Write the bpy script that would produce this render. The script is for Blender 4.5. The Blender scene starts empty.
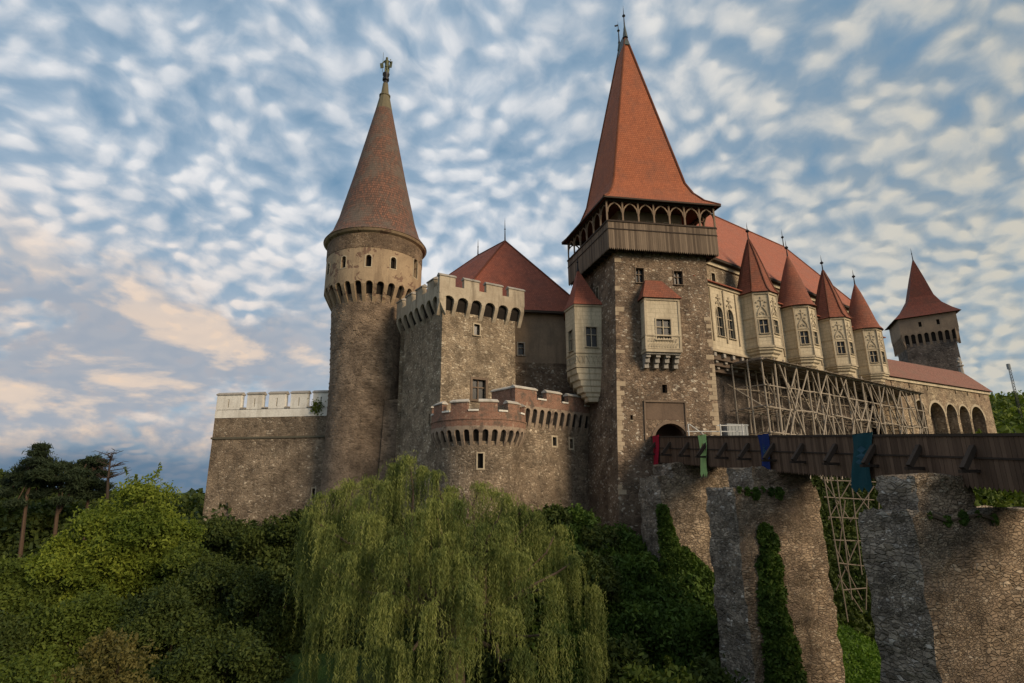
import bpy, math, random
import numpy as np
from mathutils import Matrix, Vector
random.seed(7); RNG = np.random.default_rng(11)
SC = bpy.context.scene
COL = SC.collection
pi = math.pi
def V(*a): return np.array(a, dtype=float)

# ------------------------------------------------------------------ camera
FOC, PITCH, ROLL = 569.0, math.radians(14.8), math.radians(0.45)
cam_d = bpy.data.cameras.new('camera'); cam = bpy.data.objects.new('camera', cam_d); COL.objects.link(cam)
cam_d.sensor_width = 36; cam_d.lens = FOC*36/1024; cam_d.clip_end = 9000; cam_d.clip_start = .1
cam.matrix_world = Matrix.Rotation(pi/2+PITCH, 4, 'X') @ Matrix.Rotation(-ROLL, 4, 'Z')
SC.camera = cam

# ------------------------------------------------------------------ node helpers
class NT:
    def __init__(s, tree, sky=False): s.sky = sky; s.t = tree; s.n = tree.nodes; s.l = tree.links
    def new(s, typ, **kw):
        n = s.n.new(typ)
        for k, v in kw.items(): setattr(n, k, v)
        return n
    def put(s, sock, val):
        if isinstance(val, bpy.types.NodeSocket): s.l.new(val, sock)
        elif isinstance(val, (tuple, list)) and len(val) == 3 and sock.type == 'RGBA': sock.default_value = (*val, 1)
        else: sock.default_value = val
    def math(s, op, a, b=None, c=None, clamp=False):
        n = s.new('ShaderNodeMath', operation=op, use_clamp=clamp); s.put(n.inputs[0], a)
        if b is not None: s.put(n.inputs[1], b)
        if c is not None: s.put(n.inputs[2], c)
        return n.outputs[0]
    def vmath(s, op, a, b=None, out=0):
        n = s.new('ShaderNodeVectorMath', operation=op); s.put(n.inputs[0], a)
        if b is not None:
            if op == 'SCALE': s.put(n.inputs['Scale'], b)
            else: s.put(n.inputs[1], b)
        return n.outputs[out]
    def mix(s, f, a, b, mode='MIX'):
        n = s.new('ShaderNodeMix', data_type='RGBA', blend_type=mode)
        s.put(n.inputs[0], f); s.put(n.inputs[6], a); s.put(n.inputs[7], b); return n.outputs[2]
    def ramp(s, f, lo, hi, a=0., b=1., smooth=True):
        n = s.new('ShaderNodeMapRange', interpolation_type='SMOOTHSTEP' if smooth else 'LINEAR', clamp=True)
        s.put(n.inputs[0], f); n.inputs[1].default_value = lo; n.inputs[2].default_value = hi
        n.inputs[3].default_value = a; n.inputs[4].default_value = b; return n.outputs[0]
    def noise(s, vec, scale, detail=4, rough=.55, dist=0., out=0):
        n = s.new('ShaderNodeTexNoise'); s.put(n.inputs['Vector'], vec)
        n.inputs['Scale'].default_value = scale; n.inputs['Detail'].default_value = detail if s.sky else min(detail, 3)
        n.inputs['Roughness'].default_value = rough; n.inputs['Distortion'].default_value = dist
        return n.outputs[out]
    def voro(s, vec, scale, feature='F1', out='Distance', smooth=None, rnd=1.):
        n = s.new('ShaderNodeTexVoronoi', feature=feature); s.put(n.inputs['Vector'], vec)
        n.inputs['Scale'].default_value = scale; n.inputs['Randomness'].default_value = rnd
        if smooth is not None: n.inputs['Smoothness'].default_value = smooth
        return n.outputs[out]
    def mapping(s, vec, scale=(1, 1, 1), rot=(0, 0, 0), loc=(0, 0, 0)):
        n = s.new('ShaderNodeMapping'); s.put(n.inputs[0], vec)
        n.inputs['Scale'].default_value = scale; n.inputs['Rotation'].default_value = rot; n.inputs['Location'].default_value = loc
        return n.outputs[0]

# ------------------------------------------------------------------ world: dusk sky with broken altocumulus
W = bpy.data.worlds.new('World'); SC.world = W; W.use_nodes = True
SUN_EL, SUN_AZ = math.radians(23), math.radians(131)       # azimuth from +Y towards +X
t = NT(W.node_tree, True); t.n.clear()
sky = t.new('ShaderNodeTexSky', sky_type='NISHITA'); sky.sun_disc = False
sky.sun_elevation = SUN_EL; sky.sun_rotation = SUN_AZ; sky.air_density = 1.0; sky.dust_density = .6; sky.ozone_density = 2.0
dirv = t.vmath('NORMALIZE', t.new('ShaderNodeTexCoord').outputs['Generated'])
sep = t.new('ShaderNodeSeparateXYZ'); t.l.new(dirv, sep.inputs[0]); dx, dy, dz = sep.outputs
zc = t.math('MAXIMUM', dz, 0.0)
den = t.math('ADD', zc, .42)
cmb = t.new('ShaderNodeCombineXYZ'); t.l.new(t.math('DIVIDE', dx, den), cmb.inputs[0]); t.l.new(t.math('DIVIDE', dy, den), cmb.inputs[1])
uv = cmb.outputs[0]
warp = t.vmath('SCALE', t.vmath('SUBTRACT', t.noise(uv, 3.0, 4, out=1), (.5, .5, .5)), .16)
uvw = t.vmath('ADD', uv, warp)
uvs = t.mapping(uvw, scale=(1.62, 1.52, 1), rot=(0, 0, math.radians(-32)))
n_big = t.noise(uvs, 3.2, 5, .55)
n_mid = t.noise(uvs, 10.0, 5, .52)
n_fine = t.noise(uvs, 26, 4, .6)
cells = t.voro(uvs, 15.0, 'SMOOTH_F1', smooth=.8)
cells2 = t.voro(t.mapping(uvs, loc=(.013, .018, 0)), 15.0, 'SMOOTH_F1', smooth=.8)
cover = t.math('ADD', t.math('MULTIPLY', n_mid, .85), t.math('MULTIPLY', n_big, .60))
cover = t.math('SUBTRACT', cover, t.math('MULTIPLY', cells, .62))
cover = t.math('ADD', cover, t.math('MULTIPLY', n_fine, .15))
cover = t.math('ADD', cover, t.math('MULTIPLY', t.ramp(dx, -.55, .3), .03))      # thicker cover to the right
cover = t.math('ADD', cover, t.ramp(dz, .60, .22, 0, .17))
mask = t.ramp(cover, .10, .86, .08, 1.0, smooth=False)
mask = t.math('MAXIMUM', mask, t.ramp(dz, .34, .06, 0, .60))
thick = t.ramp(cover, .35, 1.15, smooth=False)
relief = t.math('MULTIPLY', t.math('SUBTRACT', cells2, cells), 1.6)      # sunlit edge of each puff
# banks low in the west (left)
az_el = t.new('ShaderNodeCombineXYZ')
azim = t.math('ARCTAN2', dx, dy)
t.l.new(azim, az_el.inputs[0]); t.l.new(t.math('MULTIPLY', t.math('ARCSINE', dz), 2.1), az_el.inputs[1])
bank_n = t.noise(t.mapping(az_el.outputs[0], loc=(3.3, 1.15, 0)), 3.8, 8, .55, .25)
bank_in = t.math('MULTIPLY', t.ramp(dz, .03, .10), t.ramp(dz, .42, .24))
bank = t.ramp(t.math('ADD', bank_n, t.math('MULTIPLY', bank_in, .22)), .56, .66)
bank = t.math('MULTIPLY', t.math('MULTIPLY', bank, t.ramp(dx, .0, -.42)), t.ramp(dz, .40, .24, 0, .9))
# clouds lit colours: cool white overhead, peach to the left and low, ochre-grey to the right
lit = t.mix(t.ramp(dx, -.1, .75), (.80, .81, .83), (.60, .575, .50))
low = t.math('MULTIPLY', t.ramp(dz, .50, .16), t.ramp(dx, -.05, -.6))
lit = t.mix(t.math('MULTIPLY', low, .8), lit, (.84, .67, .54))
shade = t.mix(t.ramp(dx, -.1, .7), (.45, .55, .66), (.31, .36, .39))
shade = t.mix(low, shade, (.38, .42, .49))
ccol = t.mix(t.ramp(t.math('ADD', t.math('ADD', t.math('MULTIPLY', thick, .75), relief), t.math('MULTIPLY', n_mid, 1.1)), .40, 1.08, smooth=False), shade, lit)
bn2 = t.noise(t.mapping(az_el.outputs[0], loc=(3.335, 1.185, 0)), 3.8, 8, .55, .25)
bcol = t.mix(t.ramp(t.math('ADD', t.math('MULTIPLY', t.math('SUBTRACT', bank_n, bn2), 3.0), t.math('MULTIPLY', bank_n, .8)), .34, .72), (.36, .39, .45), (.80, .63, .50))
blue = t.mix(t.ramp(dz, .5, .08), (.17, .34, .52), (.34, .53, .68))
bg_sky = t.new('ShaderNodeBackground'); t.l.new(sky.outputs[0], bg_sky.inputs[0]); bg_sky.inputs[1].default_value = .10
bg_blue = t.new('ShaderNodeBackground'); t.l.new(blue, bg_blue.inputs[0]); bg_blue.inputs[1].default_value = .85
m0 = t.new('ShaderNodeMixShader'); m0.inputs[0].default_value = .85
t.l.new(bg_sky.outputs[0], m0.inputs[1]); t.l.new(bg_blue.outputs[0], m0.inputs[2])
bg_c = t.new('ShaderNodeBackground'); t.l.new(t.mix(bank, ccol, bcol), bg_c.inputs[0]); bg_c.inputs[1].default_value = 1.0
m1 = t.new('ShaderNodeMixShader')
t.l.new(t.math('MAXIMUM', mask, bank), m1.inputs[0]); t.l.new(m0.outputs[0], m1.inputs[1]); t.l.new(bg_c.outputs[0], m1.inputs[2])
bg_h = t.new('ShaderNodeBackground'); bg_h.inputs[0].default_value = (.10, .175, .27, 1); bg_h.inputs[1].default_value = 1
m2 = t.new('ShaderNodeMixShader')      # dark blue rain bank low on the left horizon
hz = t.math('MULTIPLY', t.ramp(t.math('ADD', dz, t.math('MULTIPLY', t.math('SUBTRACT', bank_n, .5), .12)), .10, .035), t.ramp(dx, -.1, -.45))
t.l.new(t.math('MULTIPLY', hz, .9), m2.inputs[0]); t.l.new(m1.outputs[0], m2.inputs[1]); t.l.new(bg_h.outputs[0], m2.inputs[2])
wo = t.new('ShaderNodeOutputWorld'); t.l.new(m2.outputs[0], wo.inputs[0])

sun_d = bpy.data.lights.new('sun', 'SUN'); sun = bpy.data.objects.new('sun', sun_d); COL.objects.link(sun)
sun_d.energy = 3.5; sun_d.angle = math.radians(24); sun_d.color = (1, .79, .55)
sd = Vector((math.sin(SUN_AZ)*math.cos(SUN_EL), math.cos(SUN_AZ)*math.cos(SUN_EL), math.sin(SUN_EL)))
sun.rotation_euler = sd.to_track_quat('Z', 'Y').to_euler()
SC.view_settings.view_transform = 'Standard'; SC.view_settings.look = 'None'
SC.view_settings.gamma = 1; SC.view_settings.exposure = 0.0; SC.view_settings.use_curve_mapping = False

# ------------------------------------------------------------------ measuring: sight line through a photo point
def ray(u, v):
    x, y = (u-512)/FOC, (341.5-v)/FOC; c, s = math.cos(ROLL), math.sin(ROLL)
    x, y = x*c+y*s, -x*s+y*c
    return V(x, math.cos(PITCH)-y*math.sin(PITCH), math.sin(PITCH)+y*math.cos(PITCH))
def atY(u, v, Y): r = ray(u, v); return r*Y/r[1]

# ------------------------------------------------------------------ objects
def tag(o, label=None, cat=None, group=None, kind=None):
    if label: o['label'] = label
    if cat: o['category'] = cat
    if group: o['group'] = group
    if kind: o['kind'] = kind
    return o
def thing(name, loc, label, cat, group=None):
    o = bpy.data.objects.new(name, None); COL.objects.link(o); o.location = [float(a) for a in loc]
    o.empty_display_size = .5
    return tag(o, label, cat, group)
def base_of(o):
    p = V(0, 0, 0)
    while o is not None: p = p+V(*o.location); o = o.parent
    return p
def rescale(o, k):
    o.location = o.location*k; o.scale = (k, k, k)
class MB:
    def __init__(s): s.v = []; s.f = []; s.uv = []
    def face(s, pts, uvs=None):
        i = len(s.v); s.v += [tuple(p) for p in pts]; s.f.append(tuple(range(i, i+len(pts))))
        s.uv.append(uvs if uvs else [(0, 0)]*len(pts))
    def hexa(s, b, tt):      # bottom 4 + top 4 corners (ccw seen from above)
        n = 4
        s.face(b[::-1]); s.face(tt)
        for i in range(n):
            j = (i+1) % n
            L = float(np.linalg.norm(V(*b[j])-V(*b[i])))
            s.face([b[i], b[j], tt[j], tt[i]], [(0, b[i][2]), (L, b[j][2]), (L, tt[j][2]), (0, tt[i][2])])
    def box(s, c, ex, ey, ez):      # centre and three half-extent vectors
        c, ex, ey, ez = map(lambda a: np.array(a, float), (c, ex, ey, ez))
        s.hexa([c-ex-ey-ez, c+ex-ey-ez, c+ex+ey-ez, c-ex+ey-ez], [c-ex-ey+ez, c+ex-ey+ez, c+ex+ey+ez, c-ex+ey+ez])
    def beam(s, p, q, w=.1, h=None):
        p, q = V(*p), V(*q); d = q-p; L = np.linalg.norm(d); d = d/L
        a = np.cross(d, V(0, 0, 1) if abs(d[2]) < .95 else V(1, 0, 0)); a /= np.linalg.norm(a); b = np.cross(a, d)
        h = h or w
        s.box((p+q)/2, a*w/2, b*h/2, d*L/2)
    def tube(s, pts, rads, n=8, cap=True):
        rings = []; 
        for i, p in enumerate(pts):
            p = V(*p); d = V(*pts[min(i+1, len(pts)-1)])-V(*pts[max(i-1, 0)]); d /= np.linalg.norm(d)+1e-9
            a = np.cross(d, V(1, .1, 0) if abs(d[2]) > .7 else V(0, 0, 1)); a /= np.linalg.norm(a); b = np.cross(d, a)
            rings.append([p+rads[i]*(a*math.cos(k*2*pi/n)+b*math.sin(k*2*pi/n)) for k in range(n)])
        for r0, r1 in zip(rings, rings[1:]):
            for k in range(n): s.face([r0[k], r0[(k+1) % n], r1[(k+1) % n], r1[k]])
        if cap: s.face(rings[0][::-1]); s.face(rings[-1])
    def lathe(s, c, prof, n=24, a0=0., a1=2*pi, cap=True, rot=0.):
        c = V(*c); full = abs(a1-a0-2*pi) < 1e-6
        ln = [0]
        for (r0, z0), (r1, z1) in zip(prof, prof[1:]): ln.append(ln[-1]+math.hypot(r1-r0, z1-z0))
        rm = max(p[0] for p in prof)
        for k in range(n):
            t0 = a0+(a1-a0)*k/n+rot; t1 = a0+(a1-a0)*(k+1)/n+rot
            for j in range(len(prof)-1):
                (r0, z0), (r1, z1) = prof[j], prof[j+1]
                P = lambda r, z, a: c+V(r*math.cos(a), r*math.sin(a), z)
                pts = [P(r0, z0, t0), P(r0, z0, t1), P(r1, z1, t1), P(r1, z1, t0)]
                uu = [(t0*rm, ln[j]), (t1*rm, ln[j]), (t1*rm, ln[j+1]), (t0*rm, ln[j+1])]
                if r1 < 1e-4: pts = pts[:3]; uu = uu[:3]
                elif r0 < 1e-4: pts = [pts[0], pts[2], pts[3]]; uu = [uu[0], uu[2], uu[3]]
                s.face(pts, uu)
        if cap:
            for r, z in (prof[0], prof[-1]):
                if r > 1e-3: s.face([c+V(r*math.cos(a0+rot+(a1-a0)*k/n), r*math.sin(a0+rot+(a1-a0)*k/n), z) for k in range(n + (0 if full else 1))])
    def prism(s, poly, o, ax, ay, ex):      # 2-D outline in frame (o, ax, ay) extruded by ex
        o, ax, ay, ex = map(lambda a: np.array(a, float), (o, ax, ay, ex))
        A = [o+ax*x+ay*y for x, y in poly]; B = [p+ex for p in A]
        s.face(A[::-1], [(x, y) for x, y in poly][::-1]); s.face(B, list(poly))
        for i in range(len(A)):
            j = (i+1) % len(A); s.face([A[i], A[j], B[j], B[i]], [(0, 0), (1, 0), (1, 1), (0, 1)])
    def build(s, name, m, parent=None, smooth=False, **kw):
        org = base_of(parent) if parent is not None else V(0, 0, 0)
        vv = np.array(s.v, float) if s.v else np.zeros((0, 3))
        if parent is None and len(vv) and kw.get('rebase', True):
            org = V((vv[:, 0].min()+vv[:, 0].max())/2, (vv[:, 1].min()+vv[:, 1].max())/2, vv[:, 2].min())
        me = bpy.data.meshes.new(name); me.from_pydata((vv-org).tolist(), [], s.f)
        uvl = me.uv_layers.new(name='UVMap'); flat = np.array([c for f in s.uv for c in f], dtype=np.float32).ravel()
        uvl.data.foreach_set('uv', flat)
        me.materials.append(m)
        if smooth or kw.get('weld'):
            import bmesh
            bm = bmesh.new(); bm.from_mesh(me); bmesh.ops.remove_doubles(bm, verts=bm.verts, dist=.0005); bmesh.ops.recalc_face_normals(bm, faces=bm.faces); bm.to_mesh(me); bm.free()
        if smooth: 
            me.polygons.foreach_set('use_smooth', [True]*len(me.polygons))
            me.set_sharp_from_angle(angle=math.radians(40))
        o = bpy.data.objects.new(name, me); COL.objects.link(o)
        if parent is not None: o.parent = parent
        else: o.location = org
        return o
def quads(name, P, X, Y, m, parent=None):      # many loose quads: centres P, half vectors X, Y
    N = len(P); org = base_of(parent) if parent is not None else V(*np.append(P[:, :2].mean(0), P[:, 2].min()))
    v = np.empty((N, 4, 3)); v[:, 0] = P-X-Y; v[:, 1] = P+X-Y; v[:, 2] = P+X*.6+Y; v[:, 3] = P-X*.6+Y
    v = (v-org).reshape(-1, 3).astype(np.float32)
    me = bpy.data.meshes.new(name)
    me.vertices.add(N*4); me.vertices.foreach_set('co', v.ravel())
    me.loops.add(N*4); me.loops.foreach_set('vertex_index', np.arange(N*4, dtype=np.int32))
    me.polygons.add(N); me.polygons.foreach_set('loop_start', np.arange(0, N*4, 4, dtype=np.int32))
    me.polygons.foreach_set('loop_total', np.full(N, 4, dtype=np.int32))
    me.update(calc_edges=True); me.materials.append(m)
    o = bpy.data.objects.new(name, me); COL.objects.link(o)
    if parent is not None: o.parent = parent
    else: o.location = [float(a) for a in org]
    return o

# ------------------------------------------------------------------ materials
def newmat(name):
    m = bpy.data.materials.new(name); m.use_nodes = True; t = NT(m.node_tree)
    b = m.node_tree.nodes['Principled BSDF']; b.inputs['Specular IOR Level'].default_value = .25
    return m, t, b
def set_bump(t, b, h, strength=.6, dist=.05):
    n = t.new('ShaderNodeBump'); n.inputs['Strength'].default_value = strength; n.inputs['Distance'].default_value = dist
    t.l.new(h, n.inputs['Height']); t.l.new(n.outputs[0], b.inputs['Normal'])
def stone(name, c1, c2, mortar, scale=3.2, fleck=None, fl_amt=.62, stain=(.25, .2, .16), stain_amt=.5, bump=.7, squash=1.5, patch=None, streak=.35, coarse=0.):
    m, t, b = newmat(name); co = t.new('ShaderNodeTexCoord').outputs['Object']
    wv = t.vmath('ADD', co, t.vmath('SCALE', t.vmath('SUBTRACT', t.noise(co, 2.5, 3, out=1), (.5, .5, .5)), .22))
    mp = t.mapping(wv, scale=(1, 1, squash))
    edge = t.voro(mp, scale, 'DISTANCE_TO_EDGE'); cell = t.voro(mp, scale, 'F1', 'Color')
    if coarse:      # patches of larger blocks from rebuilding and repair
        mp2 = t.mapping(wv, scale=(1, 1, squash*1.25), loc=(3.1, 1.7, .4)); cm = t.ramp(t.noise(co, .45, 3, .6), .46, .52)
        edge = t.math('ADD', t.math('MULTIPLY', edge, t.math('SUBTRACT', 1., cm)), t.math('MULTIPLY', t.voro(mp2, coarse, 'DISTANCE_TO_EDGE'), cm))
        cell = t.mix(cm, cell, t.voro(mp2, coarse, 'F1', 'Color'))
    sc = t.new('ShaderNodeSeparateColor'); t.l.new(cell, sc.inputs[0]); r, g, bb = sc.outputs
    col = t.mix(r, c1, c2)
    if fleck is not None: col = t.mix(t.ramp(g, fl_amt, fl_amt+.12), col, fleck)
    col = t.mix(t.math('MULTIPLY', t.ramp(bb, .75, .95), .6), col, tuple(a*.35 for a in c1))
    grain = t.noise(co, 9, 6, .7)
    col = t.mix(.75, col, t.mix(grain, (.35, .35, .35), (1.55, 1.5, 1.45)), 'MULTIPLY')
    col = t.mix(t.math('MULTIPLY', t.ramp(edge, .08, .01), t.ramp(t.noise(co, 1.7, 3, .6), .3, .65, .25, .95)), col, mortar)
    big = t.noise(co, .16, 5, .62, .4); col = t.mix(t.math('MULTIPLY', t.ramp(big, .42, .68), stain_amt), col, stain)
    sv = t.noise(t.mapping(co, scale=(1, 1, .12)), .9, 5, .65)
    col = t.mix(t.math('MULTIPLY', t.ramp(sv, .48, .72), streak), col, tuple(a*.45 for a in stain))
    med = t.noise(co, .7, 5, .6)
    col = t.mix(.62, col, t.mix(t.ramp(med, .3, .7), (.5, .49, .49), (1.45, 1.43, 1.4)), 'MULTIPLY')
    if patch is not None:
        pm = t.ramp(t.noise(co, .33, 6, .7, .6), .55, .60); col = t.mix(t.math('MULTIPLY', pm, .85), col, patch)
    t.l.new(col, b.inputs['Base Color']); b.inputs['Roughness'].default_value = .93
    h = t.math('ADD', t.ramp(edge, 0, .16), t.math('MULTIPLY', grain, .6)); h = t.math('ADD', h, t.math('MULTIPLY', r, .5))
    set_bump(t, b, h, bump, .09); return m
def plaster(name, c1, c2, dirt, dirt_amt=.5, patch=None, patch_at=.6, joints=False, bump=.35):
    m, t, b = newmat(name); co = t.new('ShaderNodeTexCoord').outputs['Object']
    col = t.mix(t.ramp(t.noise(co, .5, 6, .65, .3), .35, .68), c1, c2)
    g = t.noise(co, 7, 6, .7); col = t.mix(.6, col, t.mix(g, (.5, .5, .5), (1.45, 1.43, 1.4)), 'MULTIPLY')
    sv = t.noise(t.mapping(co, scale=(1, 1, .14)), 1.3, 6, .66); col = t.mix(t.math('MULTIPLY', t.ramp(sv, .46, .74), dirt_amt), col, dirt)
    h = g
    if patch is not None:
        pn = t.noise(co, .8, 7, .7, .5); pm = t.ramp(pn, patch_at, patch_at+.04)
        pc = t.mix(t.voro(t.mapping(co, scale=(1, 1, 2)), 5, 'F1', 'Color'), patch, tuple(a*1.8 for a in patch)); pc = t.mix(.6, pc, patch)
        col = t.mix(pm, col, pc); h = t.math('SUBTRACT', g, t.math('MULTIPLY', pm, 1.2))
    if joints:
        uvn = t.new('ShaderNodeTexCoord').outputs['UV']
        br = t.new('ShaderNodeTexBrick'); t.l.new(uvn, br.inputs[0]); br.inputs['Scale'].default_value = 1
        br.inputs['Brick Width'].default_value = .85; br.inputs['Row Height'].default_value = .42; br.inputs['Mortar Size'].default_value = .018
        col = t.mix(t.math('MULTIPLY', br.outputs['Fac'], .55), col, tuple(a*.4 for a in c1))
    t.l.new(col, b.inputs['Base Color']); b.inputs['Roughness'].default_value = .92; set_bump(t, b, h, bump, .06); return m
def brick(name, c1, c2, mortar, bw=.3, rh=.11, stain=(.12, .09, .07)):
    m, t, b = newmat(name); tc = t.new('ShaderNodeTexCoord'); co = tc.outputs['Object']
    br = t.new('ShaderNodeTexBrick'); t.l.new(tc.outputs['UV'], br.inputs[0]); br.inputs['Scale'].default_value = 1
    br.inputs['Brick Width'].default_value = bw; br.inputs['Row Height'].default_value = rh; br.inputs['Mortar Size'].default_value = .012
    br.inputs['Color1'].default_value = (*c1, 1); br.inputs['Color2'].default_value = (*c2, 1); br.inputs['Mortar'].default_value = (*mortar, 1)
    col = t.mix(t.ramp(t.noise(co, 1.1, 6, .68), .5, .7), br.outputs['Color'], stain)
    col = t.mix(t.ramp(t.noise(co, 3.3, 6, .7), .58, .68, 0, .6), col, tuple(min(1, a*1.5) for a in mortar))
    col = t.mix(.7, col, t.mix(t.noise(co, 8, 5, .7), (.45, .45, .45), (1.5, 1.5, 1.5)), 'MULTIPLY')
    t.l.new(col, b.inputs['Base Color']); b.inputs['Roughness'].default_value = .93
    set_bump(t, b, t.math('ADD', t.noise(co, 9, 5, .7), t.math('MULTIPLY', br.outputs['Fac'], -.6)), .5, .05); return m
def tiles(name, c1, c2, weather, w_amt=.5, bw=.24, rh=.26, band=0., gap=.012):
    m, t, b = newmat(name); tc = t.new('ShaderNodeTexCoord'); co = tc.outputs['Object']; u = tc.outputs['UV']
    br = t.new('ShaderNodeTexBrick'); t.l.new(u, br.inputs[0]); br.inputs['Scale'].default_value = 1
    br.inputs['Brick Width'].default_value = bw; br.inputs['Row Height'].default_value = rh; br.inputs['Mortar Size'].default_value = gap; br.inputs['Mortar Smooth'].default_value = .3
    br.inputs['Color1'].default_value = (*c1, 1); br.inputs['Color2'].default_value = (*c2, 1); br.inputs['Mortar'].default_value = (*[a*.38 for a in c1], 1)
    col = br.outputs['Color']
    col = t.mix(t.math('MULTIPLY', t.ramp(t.noise(co, .45, 6, .68, .4), .42, .68), w_amt), col, weather)
    col = t.mix(t.math('MULTIPLY', t.ramp(t.noise(t.mapping(co, scale=(1, 1, .25)), 2.4, 5, .7), .5, .72), w_amt*.7), col, tuple(a*.55 for a in weather))
    col = t.mix(.55, col, t.mix(t.noise(co, 4.5, 6, .75), (.45, .45, .45), (1.5, 1.5, 1.5)), 'MULTIPLY')
    if band:
        s = t.new('ShaderNodeSeparateXYZ'); t.l.new(co, s.inputs[0])
        zz = t.math('ADD', s.outputs[2], t.math('MULTIPLY', t.noise(co, .8, 5, .6), 2.4))
        col = t.mix(t.math('MULTIPLY', t.math('MULTIPLY', t.ramp(zz, band, band+1.2), t.ramp(zz, band+5.2, band+3.4)), .8), col, (.15, .045, .022))
    t.l.new(col, b.inputs['Base Color']); b.inputs['Roughness'].default_value = .85
    s2 = t.new('ShaderNodeSeparateXYZ'); t.l.new(u, s2.inputs[0])
    row = t.math('FRACT', t.math('DIVIDE', s2.outputs[1], rh))
    set_bump(t, b, t.math('ADD', t.math('MULTIPLY', row, -1.), t.math('MULTIPLY', br.outputs['Fac'], -.4)), .55, .06); return m
def wood(name, c1, c2, rough=.85, grain_axis=(1, 1, .08), weather=None):
    m, t, b = newmat(name); co = t.new('ShaderNodeTexCoord').outputs['Object']
    isl = t.new('ShaderNodeNewGeometry').outputs['Random Per Island']
    col = t.mix(isl, c1, c2)
    col = t.mix(.7, col, t.mix(t.noise(t.mapping(co, scale=grain_axis), 9, 6, .7), (.4, .4, .4), (1.55, 1.52, 1.5)), 'MULTIPLY')
    if weather: col = t.mix(t.ramp(t.noise(co, .6, 5, .6), .45, .7, 0, .6), col, weather)
    t.l.new(col, b.inputs['Base Color']); b.inputs['Roughness'].default_value = rough
    set_bump(t, b, t.noise(t.mapping(co, scale=grain_axis), 12, 4, .6), .3, .02); return m
def leaf(name, c1, c2, c3, transl=.3, big=.5):
    m, t, b = newmat(name); isl = t.new('ShaderNodeNewGeometry').outputs['Random Per Island']
    co = t.new('ShaderNodeTexCoord').outputs['Object']
    col = t.mix(isl, c1, c2); col = t.mix(t.ramp(t.noise(co, big, 4, .6), .42, .66), col, c3)
    t.l.new(col, b.inputs['Base Color']); b.inputs['Roughness'].default_value = .7; b.inputs['Specular IOR Level'].default_value = .2
    tr = t.new('ShaderNodeBsdfTranslucent'); t.l.new(t.mix(1, col, (1.1, 1.2, .6), 'MULTIPLY'), tr.inputs[0])
    mx = t.new('ShaderNodeMixShader'); mx.inputs[0].default_value = transl
    t.l.new(b.outputs[0], mx.inputs[1]); t.l.new(tr.outputs[0], mx.inputs[2])
    t.l.new(mx.outputs[0], m.node_tree.nodes['Material Output'].inputs[0]); return m
def plain(name, c, rough=.6, metal=0., var=.3):
    m, t, b = newmat(name); co = t.new('ShaderNodeTexCoord').outputs['Object']
    col = t.mix(var, c, t.mix(t.noise(co, 3, 5, .65), tuple(a*.3 for a in c), tuple(min(1, a*1.7) for a in c)))
    t.l.new(col, b.inputs['Base Color']); b.inputs['Roughness'].default_value = rough; b.inputs['Metallic'].default_value = metal; return m
M = {}
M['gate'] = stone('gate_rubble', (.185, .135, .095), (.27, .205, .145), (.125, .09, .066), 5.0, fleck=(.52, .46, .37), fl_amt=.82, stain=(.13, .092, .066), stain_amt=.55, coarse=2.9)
M['keep'] = stone('pale_rubble', (.27, .215, .15), (.40, .33, .24), (.17, .13, .09), 5.6, fleck=(.60, .53, .41), fl_amt=.82, stain=(.22, .165, .11), stain_amt=.4, streak=.45, coarse=3.2)
M['wallrub'] = stone('wall_rubble', (.20, .155, .11), (.32, .26, .19), (.13, .10, .072), 5.4, fleck=(.5, .43, .33), fl_amt=.86, stain=(.17, .125, .085), stain_amt=.45, coarse=3.0)
M['round'] = stone('round_shaft_stone', (.215, .16, .112), (.30, .23, .165), (.19, .14, .10), 4.6, fleck=(.33, .26, .19), fl_amt=.9, stain=(.15, .11, .078), stain_amt=.55, bump=.6, squash=2.0, coarse=2.4)
M['pier'] = stone('pier_rubble', (.24, .185, .13), (.42, .34, .25), (.17, .132, .095), 5.0, fleck=(.46, .38, .29), fl_amt=.86, stain=(.16, .12, .08), stain_amt=.35, bump=1., patch=(.20, .15, .10), coarse=2.6)
M['pierfine'] = stone('pier_fine_rubble', (.24, .18, .125), (.38, .30, .215), (.21, .16, .115), 6.2, fleck=(.46, .39, .30), fl_amt=.84, stain=(.12, .092, .066), stain_amt=.5, bump=.9, patch=(.25, .185, .13), streak=.45, squash=2.1, coarse=3.0)
M['grey'] = stone('grey_stone', (.215, .185, .148), (.375, .33, .27), (.18, .157, .128), 6.0, fleck=(.55, .52, .47), fl_amt=.84, stain=(.11, .10, .085), stain_amt=.5, bump=.9, squash=1.9, coarse=2.6)
M['dark'] = stone('dark_tower_stone_wall_shade', (.10, .082, .07), (.16, .135, .115), (.08, .065, .055), 2.8, fleck=(.25, .22, .2), fl_amt=.9)  # tower's own stone; on the palace lower wall its darkness paints shadow
M['arcade'] = stone('arcade_stone', (.28, .22, .15), (.42, .34, .24), (.22, .165, .11), 4., fleck=(.56, .47, .33), fl_amt=.82, stain=(.28, .17, .11), stain_amt=.4)
M['drum'] = plaster('drum_plaster', (.36, .27, .175), (.29, .215, .14), (.15, .105, .07), .55, patch=(.15, .095, .066), patch_at=.57)
M['tan'] = plaster('tan_plaster', (.30, .22, .15), (.23, .17, .12), (.13, .10, .075), .5, patch=(.5, .45, .38), patch_at=.72)
M['lime'] = plaster('limestone', (.56, .48, .345), (.47, .40, .285), (.22, .18, .125), .5, joints=True)
M['trim'] = plaster('carved_stone', (.46, .39, .28), (.37, .31, .225), (.18, .14, .10), .4)
M['parapet'] = plaster('parapet_plaster', (.43, .37, .28), (.35, .29, .215), (.15, .12, .085), .75)
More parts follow.
